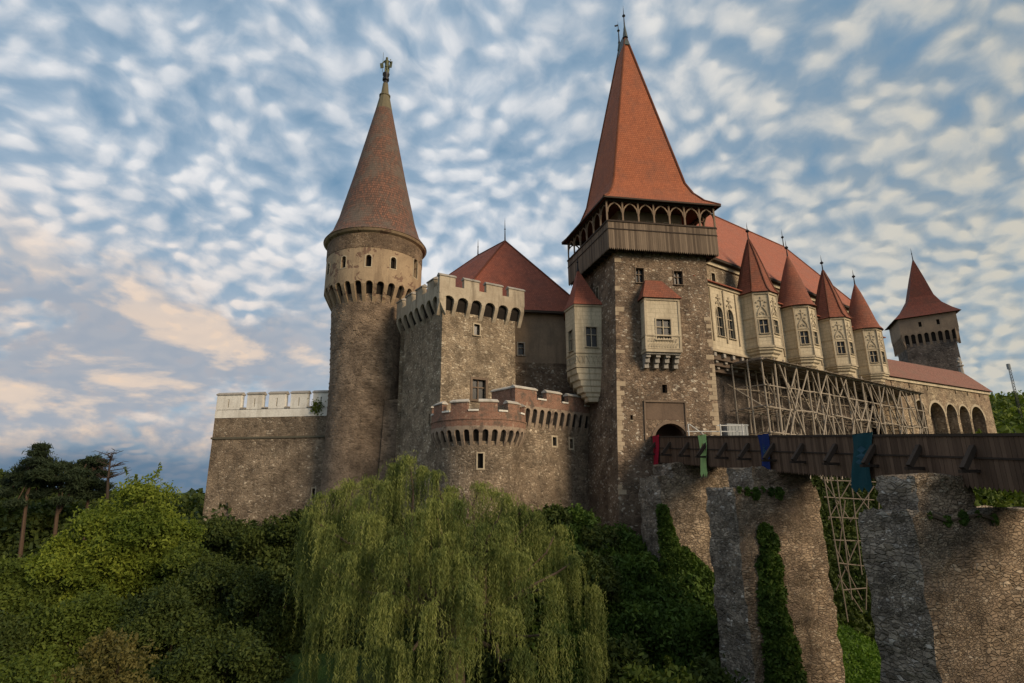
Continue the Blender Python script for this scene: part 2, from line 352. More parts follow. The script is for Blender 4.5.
M['white'] = plaster('whitewash', (.72, .70, .64), (.62, .59, .53), (.28, .25, .2), .45)
M['coping'] = plaster('coping_stone', (.36, .33, .29), (.28, .26, .23), (.12, .11, .095), .5)
M['brick'] = brick('old_brick', (.26, .125, .082), (.19, .092, .062), (.30, .23, .17))
M['gpanel2'] = plaster('gate_arch_stone', (.19, .14, .10), (.15, .11, .08), (.08, .06, .045), .6)
M['gpanel'] = plaster('gate_panel_render', (.15, .105, .075), (.115, .082, .06), (.07, .05, .038), .6)
M['bareband'] = stone('bare_band_rubble', (.20, .145, .10), (.28, .21, .14), (.14, .10, .07), 5.5, fleck=(.35, .28, .2), fl_amt=.85, stain=(.13, .09, .065), stain_amt=.6)
M['oldsill'] = plain('mossy_string_stone', (.10, .09, .065), .95)
M['gap_shade'] = plain('painted_gap_shade', (.020, .016, .013), .95)  # near-black colour stands in for shade between the corbels
M['palecap'] = plaster('pale_cap_stone', (.52, .48, .42), (.42, .39, .34), (.2, .18, .15), .6)
M['darkcore'] = plain('dark_render', (.11, .082, .062), .95)  # even dark brown render for gate passage and corbel band
M['r_gate'] = tiles('gate_roof_tile', (.36, .118, .055), (.30, .095, .045), (.19, .085, .055), .4)
M['r_pal'] = tiles('palace_roof_tile', (.37, .13, .078), (.32, .105, .062), (.25, .115, .08), .45)
M['r_turret'] = tiles('turret_tile', (.27, .092, .052), (.21, .07, .042), (.14, .07, .05), .5)
M['r_hall'] = tiles('hall_roof_tile', (.31, .095, .055), (.25, .075, .045), (.16, .06, .042), .5)
M['r_cone'] = tiles('old_cone_tile', (.215, .105, .07), (.10, .07, .056), (.125, .10, .08), .9, band=12.2, rh=.34, bw=.3, gap=.03)
M['r_far'] = tiles('far_roof_tile', (.17, .050, .032), (.125, .040, .028), (.10, .045, .033), .5)
M['r_arc'] = tiles('arcade_roof_tile', (.26, .125, .09), (.21, .10, .075), (.19, .115, .085), .5)
M['w_gal'] = wood('gallery_boards', (.085, .062, .044), (.215, .162, .115))
M['w_post'] = wood('gallery_post_wood', (.17, .12, .08), (.24, .175, .12))
M['w_bridge'] = wood('bridge_boards', (.075, .047, .031), (.15, .098, .066))
M['w_beam'] = wood('bridge_beam_wood', (.032, .023, .017), (.055, .04, .03))
M['w_scaf'] = wood('scaffold_pole_wood', (.13, .108, .083), (.44, .38, .30), grain_axis=(1, 1, 1))
M['w_plank'] = wood('scaffold_plank_wood', (.13, .105, .08), (.22, .18, .14), grain_axis=(1, 1, 1))
M['bark'] = wood('tree_bark', (.09, .065, .045), (.13, .095, .065), grain_axis=(1, 1, .3))
M['pinebark'] = wood('pine_bark', (.17, .10, .06), (.24, .14, .085), grain_axis=(1, 1, .3))
M['glass'], _t, _b = newmat('window_glass'); _b.inputs['Base Color'].default_value = (.012, .013, .015, 1); _b.inputs['Roughness'].default_value = .25; _b.inputs['Specular IOR Level'].default_value = .35
M['void'] = plain('unlit_interior', (.012, .010, .008), 1.)
M['lead'] = plain('lead_sheet', (.07, .085, .085), .55, .3)
M['iron'] = plain('dark_iron', (.03, .03, .032), .5, .6)
M['bronze'] = plain('weathered_bronze', (.10, .105, .06), .6, .5)
M['steel'] = plain('painted_rail', (.50, .50, .48), .5)
M['sheet'] = plain('grey_sheet_metal', (.21, .225, .23), .55, .2)
M['red'] = plain('red_cloth', (.30, .012, .03), .9, 0, .3)
M['green'] = plain('pale_green_cloth', (.34, .52, .20), .9, 0, .3)
M['blue'] = plain('blue_cloth', (.010, .025, .12), .9, 0, .3)
M['teal'] = plain('teal_cloth', (.010, .055, .068), .9, 0, .3)
M['gold'] = plain('gold_emblem_cloth', (.28, .15, .03), .9, 0, .2)
M['navy'] = plain('navy_emblem_cloth', (.03, .085, .12), .9, 0, .2)
M['wine'] = plain('dark_emblem_cloth', (.12, .01, .02), .9, 0, .2)
M['l_willow'] = leaf('willow_leaf', (.145, .175, .042), (.26, .275, .085), (.078, .108, .03), .3, .55)
M['l_bright'] = leaf('bright_broad_leaf', (.11, .15, .018), (.20, .235, .03), (.075, .11, .015), .3, .3)
M['l_mid'] = leaf('mid_broad_leaf', (.062, .092, .014), (.11, .14, .022), (.045, .068, .011), .25, .3)
M['l_dark'] = leaf('dark_broad_leaf', (.035, .055, .012), (.070, .090, .018), (.024, .040, .010), .2, .3)
M['l_pine'] = leaf('pine_needles', (.020, .034, .016), (.035, .050, .020), (.014, .024, .012), .1, .4)
M['l_dry'] = leaf('yellowing_leaf', (.095, .085, .025), (.14, .12, .035), (.06, .065, .018), .25, .6)
M['l_ivy'] = leaf('ivy_leaf', (.055, .10, .016), (.10, .155, .026), (.04, .075, .014), .2, .8)
M['l_grass'] = leaf('grass_blade', (.07, .14, .014), (.12, .20, .022), (.05, .105, .012), .3, .4)

def mat_ground():
    m, t, b = newmat('valley_ground'); co = t.new('ShaderNodeTexCoord').outputs['Object']
    n = t.noise(co, .25, 6, .6); g = t.noise(co, 4, 6, .7)
    col = t.mix(t.ramp(n, .35, .65), (.022, .042, .010), (.045, .085, .014))
    col = t.mix(t.ramp(t.noise(co, .09, 5, .6), .55, .75), col, (.055, .048, .025))
    col = t.mix(.7, col, t.mix(g, (.4, .4, .4), (1.6, 1.6, 1.5)), 'MULTIPLY')
    t.l.new(col, b.inputs['Base Color']); b.inputs['Roughness'].default_value = .95; set_bump(t, b, g, .8, .2); return m

# ------------------------------------------------------------------ terrain
FX = [-400, -60, -40, -32, -19, -12, -7, 1, 10, 19, 24, 51, 76, 120, 400]
FY = [70, 66, 66, 61, 59, 56, 50, 47.5, 50, 52.5, 57, 76, 90, 110, 200]
ZX = [-400, -60, -34, -20, 5, 12, 18, 26, 50, 76, 400]
ZB = [-6, -6, -5.5, -3.5, -3.0, -5.0, -6, 0, 2, 5, 8]
def sm(x, a, b): s = np.clip((x-a)/(b-a), 0, 1); return s*s*(3-2*s)
def ground(x, y):
    x = np.asarray(x, float); y = np.asarray(y, float)
    F = np.interp(x, FX, FY); z0 = np.interp(x, ZX, ZB)
    d = F-y
    val = -13.2+.8*np.sin(x*.13+1)*np.cos(y*.11)
    w = np.interp(x, [0, 12, 20, 30], [14, 15, 17, 12])
    z = z0+(val-z0)*sm(d, -.5, w)
    near = sm(y, 19, 3); z = z*(1-near)+(-1.8)*near                       # bank the viewer stands on
    rb = sm(x, 21, 27)*sm(y, 20, 12); z = z*(1-rb)+(-.9)*rb              # bridge landing
    # far country
    far = sm(y, 90, 260); z = z+far*(3+5*np.sin(x*.011+.6)+3*np.sin(x*.023+y*.01))
    hx, hy = 235., 225.; r = np.hypot((x-hx)/150, (y-hy)/115); z = z+19*sm(r, 1.1, .15)
    z = z+.25*np.sin(x*.9)*np.sin(y*.8)+.5*np.sin(x*.31+2)*np.sin(y*.27)
    return z
gx = np.sinh(np.linspace(-6.0, 6.0, 300))*18+12; gy = np.concatenate([-np.sinh(np.linspace(4.5, 0, 40, endpoint=False))*20, np.sinh(np.linspace(0, 5.9, 260))*20])
gy = np.sort(gy)
GX, GY = np.meshgrid(gx, gy); GZ = ground(GX, GY)
g = MB(); nx, ny = len(gx), len(gy)
me = bpy.data.meshes.new('ground'); idx = np.arange(nx*ny).reshape(ny, nx)
fc = np.stack([idx[:-1, :-1], idx[:-1, 1:], idx[1:, 1:], idx[1:, :-1]], -1).reshape(-1, 4)
me.from_pydata(np.stack([GX, GY, GZ], -1).reshape(-1, 3).tolist(), [], fc.tolist()); me.materials.append(mat_ground())
me.polygons.foreach_set('use_smooth', [True]*len(me.polygons))
go = bpy.data.objects.new('ground', me); COL.objects.link(go); go['kind'] = 'structure'
gz = lambda x, y: float(ground(x, y))

# ------------------------------------------------------------------ wall paths: P(s, z, o) with o metres outwards
def straight(p, q, p2=None, q2=None, zt=0, zb=0):
    p, q = V(*p[:2]), V(*q[:2]); L = float(np.linalg.norm(q-p)); d = (q-p)/L; n = V(d[1], -d[0])
    if p2 is None:
        f = lambda s, z, o=0.: V(*(p+d*s+n*o), z)
    else:
        p2, q2 = V(*p2), V(*q2)          # base line for battered walls: p,q at zt; p2,q2 at zb
        def f(s, z, o=0.):
            k = (zt-z)/(zt-zb); a = p+(p2-p)*k; b = q+(q2-q)*k
            return V(*(a+(b-a)*s/L+n*o), z)
    f.L = L; f.d = V(*d, 0); f.n = V(*n, 0); f.ds = 1e9; f.p = p; f.q = q
    f.nat = lambda s: f.n
    return f
def circle(c, r, a0, sgn=1, rfun=None):
    c = V(*c[:2])
    def f(s, z, o=0.):
        a = a0+sgn*s/r; rr = (rfun(z) if rfun else r)+o
        return V(c[0]+rr*math.cos(a), c[1]+rr*math.sin(a), z)
    f.ds = r*2*pi/56; f.L = 2*pi*r; f.r = r; f.c = c; f.a0 = a0; f.sgn = sgn
    f.nat = lambda s: V(math.cos(a0+sgn*s/r), math.sin(a0+sgn*s/r), 0)
    return f
def hit(P, u, v, o=0.):      # where the sight line meets a straight wall: (s, z)
    r = ray(u, v); d = P.d[:2]; n = P.n[:2]; z = 10.
    for _ in range(8):
        p = P(0, z, o)[:2]; q = r*((n@p)/(n@r[:2])); z = float(q[2])
    a, b = P(0, z, o)[:2], P(P.L, z, o)[:2]
    return float((q[:2]-a)@(b-a)/((b-a)@(b-a))*P.L), z
def outline(h):
    a, b, c, d, arch = h
    if not arch: return [(a, c), (b, c), (b, d), (a, d)]
    r = (b-a)/2; mx = (a+b)/2; rz = min(r*arch, (d-c)*.8); zs = d-rz
    n = 12 if b-a > 1 else 6
    if arch > 1.05:      # pointed
        pts = []
        for k in range(n//2+1): x = k/(n//2); pts.append((b-(b-mx)*x**1.6, zs+rz*math.sin(x*pi/2)**.85 if k else zs))
        left = [(2*mx-x, z) for x, z in pts[:-1]][::-1]; return [(a, c), (b, c)]+pts+left
    return [(a, c), (b, c)]+[(mx+r*math.cos(pi*k/n), zs+rz*math.sin(pi*k/n)) for k in range(n+1)]
def panel(mb, P, s0, s1, z0, z1, holes=(), depth=.45):
    ss = {s0, s1}; zs = {z0, z1}
    for h in holes: ss |= {h[0], h[1]}; zs |= {h[2], h[3]}
    if P.ds < 1e8:
        k = int(math.ceil((s1-s0)/P.ds)); ss |= {s0+(s1-s0)*i/k for i in range(k+1)}
    ss = sorted(x for x in ss if s0-1e-6 <= x <= s1+1e-6); zs = sorted(x for x in zs if z0-1e-6 <= x <= z1+1e-6)
    for a, b in zip(ss, ss[1:]):
        if b-a < 1e-4: continue
        for c, d in zip(zs, zs[1:]):
            if d-c < 1e-4: continue
            mx, mz = (a+b)/2, (c+d)/2
            if any(h[0] < mx < h[1] and h[2] < mz < h[3] for h in holes): continue
            mb.face([P(a, c), P(b, c), P(b, d), P(a, d)], [(a, c), (b, c), (b, d), (a, d)])
    for h in holes:
        ol = outline(h); n = len(ol)
        for i in range(n):
            (x0, y0), (x1, y1) = ol[i], ol[(i+1) % n]
            if abs(x0-x1)+abs(y0-y1) < 1e-5: continue
            mb.face([P(x0, y0), P(x0, y0, -depth), P(x1, y1, -depth), P(x1, y1)], [(0, y0), (depth, y0), (depth, y1), (0, y1)])
        if h[4]:
            a, b, c, d = h[:4]; arc = ol[2:]; m_ = len(arc)//2
            R = arc[:m_+1]; Lf = arc[m_:]
            for (x0, y0), (x1, y1) in zip(R, R[1:]): mb.face([P(b, d), P(x1, y1), P(x0, y0)], [(b, d), (x1, y1), (x0, y0)])
            for (x0, y0), (x1, y1) in zip(Lf, Lf[1:]): mb.face([P(a, d), P(x1, y1), P(x0, y0)], [(a, d), (x1, y1), (x0, y0)])
def window(parent, P, h, depth=.3, nv=1, nh=1, sur=.14, mats=('trim', 'glass', 'trim'), bar=.07, name='window', label=None, sill=True, out=.06):
    """surround + mullions as one mesh, the pane a sub-part"""
    a, b, c, d, arch = h; ol = outline(h); mb = MB(); mx, mz = (a+b)/2, (c+d)/2
    if sur > 0:
        big = []
        for x, z in ol:
            dx_, dz_ = x-mx, z-mz; L = math.hypot(dx_/(b-a), dz_/(d-c))
            big.append((x+(sur if dx_ > 0 else -sur) if abs(dx_) > 1e-3 else x, z+(sur if z > mz else -sur)*(1 if not arch or z < mz else max(.3, abs(z-mz)/(d-mz)))))
        n = len(ol)
        for i in range(n):
            j = (i+1) % n; A, B, Cc, D = ol[i], ol[j], big[j], big[i]
            if abs(A[0]-B[0])+abs(A[1]-B[1]) < 1e-5: continue
            mb.face([P(*A, out), P(*B, out), P(*Cc, out), P(*D, out)]); mb.face([P(*D, out), P(*Cc, out), P(*Cc, -.05), P(*D, -.05)])
            mb.face([P(*A, out), P(*A, -.12), P(*B, -.12), P(*B, out)])
    if sill and sur > 0:
        mb.hexa([P(a-sur*1.4, c-sur, out+.1), P(b+sur*1.4, c-sur, out+.1), P(b+sur*1.4, c-sur, -.04), P(a-sur*1.4, c-sur, -.04)],
                [P(a-sur*1.4, c-sur*.2, out+.1), P(b+sur*1.4, c-sur*.2, out+.1), P(b+sur*1.4, c-sur*.2, -.04), P(a-sur*1.4, c-sur*.2, -.04)])
    dd = -depth+.05
    for k in range(1, nv+1):
        x = a+(b-a)*k/(nv+1)
        top = d if not arch else d-.05
        mb.hexa([P(x-bar/2, c, dd+.09), P(x+bar/2, c, dd+.09), P(x+bar/2, c, dd), P(x-bar/2, c, dd)], [P(x-bar/2, top, dd+.09), P(x+bar/2, top, dd+.09), P(x+bar/2, top, dd), P(x-bar/2, top, dd)])
    for k in range(1, nh+1):
        z = c+(d-c)*(k/(nh+1) if nh > 1 else .62)
        mb.hexa([P(a, z-bar/2, dd+.085), P(b, z-bar/2, dd+.085), P(b, z-bar/2, dd+.002), P(a, z-bar/2, dd+.002)], [P(a, z+bar/2, dd+.085), P(b, z+bar/2, dd+.085), P(b, z+bar/2, dd+.002), P(a, z+bar/2, dd+.002)])
    if not mb.v: mb.hexa([P(a-.03, c-.06, .03), P(b+.03, c-.06, .03), P(b+.03, c-.06, -.04), P(a-.03, c-.06, -.04)], [P(a-.03, c-.002, .03), P(b+.03, c-.002, .03), P(b+.03, c-.002, -.04), P(a-.03, c-.002, -.04)])
    w = mb.build(name, M[mats[0]], parent)
    if label: w['label'] = label
    pb = MB(); pb.face([P(x, z, -depth) for x, z in ol]); pb.build('pane', M[mats[1]], w)
    return w
def slit(parent, P, h, depth=.4, sur=0, mat='trim'): return window(parent, P, h, depth, 0, 0, sur, (mat, 'void', mat), sill=False, name='loophole', out=.03)

def mach(parent, P, ss, z_bot, z_arch, z_top, proj, cw, mat='parapet', rise=1., sh=None):
    """corbels at stations ss with little arches between; face flush with the parapet at offset 0, shaft face at -proj"""
    mb = MB(); sh = sh or .3
    for s in ss:
        a, b = s-cw/2, s+cw/2
        pr = [(-proj-.05, z_bot), (-proj*.62, z_bot+(z_arch-z_bot)*.38), (-proj*.12, z_arch-.25), (-.01, z_arch), (-.01, z_top-.01), (-proj-.05, z_top-.01)]
        A = [P(a, z, o) for o, z in pr]; B = [P(b, z, o) for o, z in pr]
        mb.face(A); mb.face(B[::-1])
        for i in range(len(pr)): j = (i+1) % len(pr); mb.face([A[i], B[i], B[j], A[j]])
    for s, s2 in zip(ss, ss[1:]):
        a, b = s+cw/2, s2-cw/2
        if b-a > 2.5*(ss[1]-ss[0]): continue
        n = 6; mx = (a+b)/2; r = (b-a)/2
        arc = [(mx+r*math.cos(pi*k/n), z_arch-.05+min(r, .5)*rise*math.sin(pi*k/n)) for k in range(n+1)]
        for (x0, y0), (x1, y1) in zip(arc, arc[1:]):
            xc = b if (x0+x1)/2 > mx else a
            mb.face([P(x0, y0), P(x0, z_top), P(x1, z_top), P(x1, y1)]); mb.face([P(x0, y0), P(x1, y1), P(x1, y1, -sh), P(x0, y0, -sh)])
            mb.face([P(x0, y0, -sh), P(x1, y1, -sh), P(x1, z_top, -sh), P(x0, z_top, -sh)])
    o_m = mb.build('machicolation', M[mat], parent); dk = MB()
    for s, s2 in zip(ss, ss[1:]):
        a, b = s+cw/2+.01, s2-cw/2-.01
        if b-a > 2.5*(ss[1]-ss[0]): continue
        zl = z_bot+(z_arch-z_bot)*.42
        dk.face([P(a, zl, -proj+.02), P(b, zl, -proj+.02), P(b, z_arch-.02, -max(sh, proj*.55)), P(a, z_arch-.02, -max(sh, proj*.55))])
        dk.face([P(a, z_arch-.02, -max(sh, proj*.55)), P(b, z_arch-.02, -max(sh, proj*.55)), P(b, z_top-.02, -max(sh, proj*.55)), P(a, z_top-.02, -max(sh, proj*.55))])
    dk.build('gap_shade_sheet', M['gap_shade'], parent)  # added dark sheets that paint shade into the gaps between corbels
    return o_m
def block(mb, P, a, b, z0, z1, o0, o1, n=1):
    for k in range(n):
        x, y = a+(b-a)*k/n, a+(b-a)*(k+1)/n
        mb.hexa([P(x, z0, o1), P(y, z0, o1), P(y, z0, o0), P(x, z0, o0)], [P(x, z1, o1), P(y, z1, o1), P(y, z1, o0), P(x, z1, o0)])
def uvblock(mb, P, a, b, z0, z1, o0, o1):      # like block, with metre UVs
    for (x0, x1, oa, ob) in ((a, b, o1, o1), (b, b, o1, o0), (b, a, o0, o0), (a, a, o0, o1)):
        L = abs(x1-x0)+abs(ob-oa)
        mb.face([P(x0, z0, oa), P(x1, z0, ob), P(x1, z1, ob), P(x0, z1, oa)], [(x0, z0), (x0+L, z0), (x0+L, z1), (x0, z1)])
    mb.face([P(a, z1, o1), P(b, z1, o1), P(b, z1, o0), P(a, z1, o0)], [(a, 0), (b, 0), (b, .5), (a, .5)])
def merlon(parent, P, a, b, z0, z1, th, mat, cope='coping', ch=.22, peak=.12, n=1, slitw=0):
    mb = MB()
    if slitw:
        panel(mb, P, a, b, z0, z1, [((a+b)/2-slitw/2, (a+b)/2+slitw/2, z0-.0+.25, z1-.45, 0)], .3)
        Q = lambda s, z, o=0: P(s, z, o-th); Q.ds = 1e9
        for x in (a, b): mb.face([P(x, z0), P(x, z1), P(x, z1, -th), P(x, z0, -th)])
        mb.face([P(a, z0, -th), P(b, z0, -th), P(b, z1, -th), P(a, z1, -th)])
        mb.face([P(a, z1), P(b, z1), P(b, z1, -th), P(a, z1, -th)])
    else:
        for k in range(n): uvblock(mb, P, a+(b-a)*k/n, a+(b-a)*(k+1)/n, z0, z1, -th, 0)
    o = mb.build('merlon', M[mat], parent)
    c = MB(); e = .09
    for k in range(n):
        x, y = a-e+(b-a+2*e)*k/n, a-e+(b-a+2*e)*(k+1)/n
        lo = [P(x, z1, e), P(y, z1, e), P(y, z1, -th-e), P(x, z1, -th-e)]; hi = [P(x, z1+ch*.55, e), P(y, z1+ch*.55, e), P(y, z1+ch*.55, -th-e), P(x, z1+ch*.55, -th-e)]
        c.hexa(lo, hi)
        r1, r2 = P(x, z1+ch+peak, -th/2), P(y, z1+ch+peak, -th/2)
        c.face([hi[0], hi[1], r2, r1]); c.face([hi[2], hi[3], r1, r2]); c.face([hi[0], r1, hi[3]]); c.face([hi[1], hi[2], r2])
    c.build('coping', M[cope], o); return o
def finial(parent, p, h=2.0, ball=.16, mat='iron', sub='finial'):
    mb = MB(); mb.lathe(p, [(.16, -.25), (.09, .1), (.055, h*.45), (ball*.4, h*.47), (ball, h*.5+ball*.2), (ball*.9, h*.5+ball*.7), (.05, h*.5+ball*1.3), (.03, h*.8), (.004, h)], 8)
    return mb.build(sub, M[mat], parent)
def hiproof(mb, corners, knee, ridge, zs):
    """corners: 4 eave pts ccw; knee: 4; ridge: pts per corner (two distinct)"""
    rings = [corners]+knee+[ridge]
    for i in range(4):
        j = (i+1) % 4; h = 0
        for A, B in zip(rings, rings[1:]):
            a, b, c, d = A[i], A[j], B[j], B[i]; ax = (V(*b)-V(*a)); L0 = np.linalg.norm(ax); ax = ax/L0
            sl = np.linalg.norm((V(*c)+V(*d))/2-(V(*a)+V(*b))/2); dc = (V(*d)-V(*a))@ax; cc = (V(*c)-V(*a))@ax
            pts = [a, b, c, d]; uu = [(0, h), (L0, h), (cc, h+sl), (dc, h+sl)]
            if np.linalg.norm(V(*c)-V(*d)) < 1e-3: pts = pts[:3]; uu = uu[:3]
            mb.face(pts, uu); h += sl
def quoins(parent, Pl, s_at, side, z0, z1, mat, w=(.35, .65), hgt=.42, skip=None, label=None):
    z = z0; k = 0
    while z < z1:
        h_ = hgt*random.uniform(.75, 1.15); ww = w[k % 2]*random.uniform(.75, 1.3)
        if not (skip and skip(z)):
            mb = MB(); a, b = (s_at-.02, s_at+ww) if side > 0 else (s_at-ww, s_at+.02)
            block(mb, Pl, a, b, z, z+h_-.02, -.1, .03); mb.build('quoin', M[mat], parent)
        z += h_; k += 1

# ================================================================== GATE TOWER
gA, gB, gC = V(6.4, 59.92), V(9.3, 50.0), V(20.37, 51.87); gD = gA+gC-gB
fx = (gC-gB)/np.linalg.norm(gC-gB); sx = (gA-gB)/np.linalg.norm(gA-gB)
ZG = 22.3
def ins(p, i, kx, ky): return p+fx*i*kx+sx*i*ky
tB, tC, tA, tD = ins(gB, 1., 1, 1), ins(gC, .85, -1, 1), ins(gA, 1., 1, -1), ins(gD, .85, -1, -1)
bB, bC, bA, bD = V(9.05, 50.55), V(18.75, 52.2), V(6.6, 59.3), V(16.2, 61.0)
gate = thing('gate_tower', (*gB, -5.5), 'square gate tower with tall steep orange roof and timber gallery under the eaves', 'castle tower')
PF = straight(tB, tC, bB, bC, ZG, 0); PL = straight(tA, tB, bA, bB, ZG, 0); PR = straight(tC, tD, bC, bD, ZG, 0); PB = straight(tD, tA, bD, bA, ZG, 0)
hF = {}
def H(P, u1, v1, u2, v2, arch=0, o=0.):
    a = hit(P, u1, v1, o); b = hit(P, u2, v2, o); return (min(a[0], b[0]), max(a[0], b[0]), min(a[1], b[1]), max(a[1], b[1]), arch)
wl = H(PF, 635.5, 268, 644, 283); wr = H(PF, 673.5, 271, 683, 285)
sl = H(PF, 662, 384.5, 667.5, 393)
k0 = hit(PF, 648, 423)[0]; k1 = hit(PF, 683.5, 423)[0]
door = (k0+.55, k1+.35, 1.2, 5.85, 1.)
sl2 = H(PF, 630.5, 415, 633, 420); bat = H(PF, 637, 437, 640, 441)
mb = MB(); panel(mb, PF, 0, PF.L, -7, ZG+3, [wl, wr, sl, door, sl2], .7)
lw = H(PL, 601.5, 282, 604, 293)
panel(mb, PL, 0, PL.L, -7, ZG+3, [(PL.L-4.3, PL.L-3.8, 18.9, 20.2, 0)], .5)
panel(mb, PR, 0, PR.L, -7, ZG+3); panel(mb, PB, 0, PB.L, -7, ZG+3)
mb.build('wall', M['gate'], gate)
window(gate, PF, wl, .35, 1, 1, .07, ('gpanel2', 'glass', 'trim')); window(gate, PF, wr, .35, 1, 1, .07, ('gpanel2', 'glass', 'trim'))
slit(gate, PF, sl, .5, .05, 'gpanel2'); slit(gate, PF, sl2, .4); slit(gate, PL, (PL.L-4.3, PL.L-3.8, 18.9, 20.2, 0), .4, .08)
mb = MB(); panel(mb, straight(PF(door[0], 0, -.7)[:2], PF(door[1], 0, -.7)[:2]), 0, .01, 1.2, 1.21)
# gateway: dark passage behind the arch
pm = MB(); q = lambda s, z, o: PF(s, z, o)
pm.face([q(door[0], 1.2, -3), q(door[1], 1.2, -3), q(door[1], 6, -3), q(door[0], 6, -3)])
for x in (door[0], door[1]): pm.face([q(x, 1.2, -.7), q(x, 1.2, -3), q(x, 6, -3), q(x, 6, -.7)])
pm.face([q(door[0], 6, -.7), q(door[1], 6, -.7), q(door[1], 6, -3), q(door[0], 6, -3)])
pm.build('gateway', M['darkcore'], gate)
# recessed drawbridge panel frame above the arch
fr = MB(); pa, pb_ = hit(PF, 645, 403)[0], hit(PF, 684.5, 404)[0]; zt = 7.75
block(fr, PF, pa-.12, pb_+.12, zt, zt+.16, -.05, .16); block(fr, PF, pb_, pb_+.12, 4.3, zt-.003, -.05, .13); block(fr, PF, pa-.12, pa, 4.3, zt-.003, -.05, .13)
n = 14; cx_, r_ = (door[0]+door[1])/2, (door[1]-door[0])/2
for k in range(n):
    a0, a1 = pi*k/n, pi*(k+1)/n; zs = door[3]-r_
    pts = [(cx_+rr*math.cos(a), zs+rr*math.sin(a)) for a, rr in ((a0, r_), (a1, r_), (a1, r_+.28), (a0, r_+.28))]
    fr.face([PF(*p, .06) for p in pts]); fr.face([PF(*pts[2], .06), PF(*pts[3], .06), PF(*pts[3], -.05), PF(*pts[2], -.05)]); fr.face([PF(*pts[0], .06), PF(*pts[1], .06), PF(*pts[1], -.1), PF(*pts[0], -.1)])
fr.build('gate_surround', M['gpanel2'], gate)
pn = MB(); block(pn, PF, pa, pb_, door[3]+.33, zt-.002, -.05, .02); pn.build('carved_panel', M['gpanel'], gate)
M['quoin'] = plaster('quoin_stone', (.42, .34, .24), (.33, .26, .18), (.2, .15, .1), .5)
quoins(gate, PF, 0, 1, -6, ZG-.6, 'quoin', skip=lambda z: random.random() < (.12 if 3.5 < z < 10.5 else .8))
quoins(gate, PF, PF.L, -1, -4, ZG-.6, 'quoin', skip=lambda z: random.random() < (.15 if 2 < z < 11.5 else .8))
# timber gallery
EZ = 27.55
gc = [V(*gB), V(*gC), V(*gD), V(*gA)]
def skirt(mb, p, q, z0, z1):
    L = np.linalg.norm(q-p); n = int(L/.2); d = (q-p)/L; nn = V(d[1], -d[0])
    for k in range(n):
        a, b = p+d*L*k/n, p+d*(L*(k+1)/n-.012); j = random.uniform(-.02, .02); o = nn*(.03+random.uniform(0, .012)); i_ = -nn*.012
        zb = z0+j
        A = [V(*(a+o), z1), V(*(a+o), zb+.1), V(*((a+b)/2+o), zb-.1), V(*(b+o), zb+.1), V(*(b+o), z1)]
        Bk = [x+V(*(i_-o), 0) for x in A]; mb.face(A[::-1]); mb.face(Bk)
        for i in range(5): mb.face([A[i], A[(i+1) % 5], Bk[(i+1) % 5], Bk[i]])
for i in range(4):
    sk = MB(); skirt(sk, gc[i], gc[(i+1) % 4], ZG, 25.1); sk.build('board_skirt', M['w_gal'], gate)
rl = MB(); fl = MB()
for i in range(4):
    p, q = gc[i], gc[(i+1) % 4]; d = (q-p)/np.linalg.norm(q-p); nn = V(d[1], -d[0])
    rl.beam(V(*(p+nn*.02), 25.17), V(*(q+nn*.02), 25.17), .2, .16); rl.beam(V(*(p+nn*.05), 24.35), V(*(q+nn*.05), 24.35), .08, .1)
    rl.beam(V(*(p-nn*.06), EZ-.12), V(*(q-nn*.06), EZ-.12), .22, .24)
rl.build('gallery_rail', M['w_beam'], gate)
fl.hexa([V(*p, ZG+.25) for p in gc], [V(*p, ZG+.4) for p in gc]); fl.build('gallery_floor', M['w_beam'], gate)
for i in range(4):
    p, q = gc[i], gc[(i+1) % 4]; L = np.linalg.norm(q-p); d = (q-p)/L; nb = 7 if i % 2 == 0 else 6; nn = V(d[1], -d[0])
    for k in range(nb):
        a = p+d*L*k/nb-nn*.1; pb = MB(); pb.beam(V(*a, 25.2), V(*a, EZ-.2), .16); pb.build('gallery_post', M['w_post'], gate)
    ab = MB()
    for k in range(nb):      # pointed braces forming arches between posts
        a = p+d*L*k/nb-nn*.1; b = p+d*L*(k+1)/nb-nn*.1; w = L/nb
        for (o_, sg) in ((a, 1), (b, -1)):
            pts = [V(*(o_+d*sg*x*w), z) for x, z in ((.03, 26.15), (.10, 26.62), (.26, 26.98), (.5, 27.22))]
            for u_, v_ in zip(pts, pts[1:]): ab.beam(u_, v_, .09, .13)
        m_ = V(*((a+b)/2), 0); ab.beam(m_+V(0, 0, 27.15), m_+V(0, 0, EZ-.2), .08)
    ab.build('gallery_brace', M['w_post'], gate)
# inner room wall behind the gallery
i2 = [ins(gB, 2.2, 1, 1), ins(gC, 2.2, -1, 1), ins(gD, 2.2, -1, -1), ins(gA, 2.2, 1, -1)]
rm = MB(); PI = [straight(i2[k], i2[(k+1) % 4]) for k in range(4)]
hh = [(1.5, 2.3, ZG+1.9, ZG+4.0, 0), (3.0, 3.9, ZG+1.9, ZG+4.2, 0), (4.9, 5.7, ZG+1.9, ZG+4.2, 0)]
for k in range(4): panel(rm, PI[k], 0, PI[k].L, ZG+.3, EZ-.01, hh if k in (0, 3) else [], .3)
rm.build('inner_wall', M['tan'], gate)
for k in (0, 3):
    for h in hh: window(gate, PI[k], h, .25, 0, 0, .08, ('trim', 'void', 'trim'))
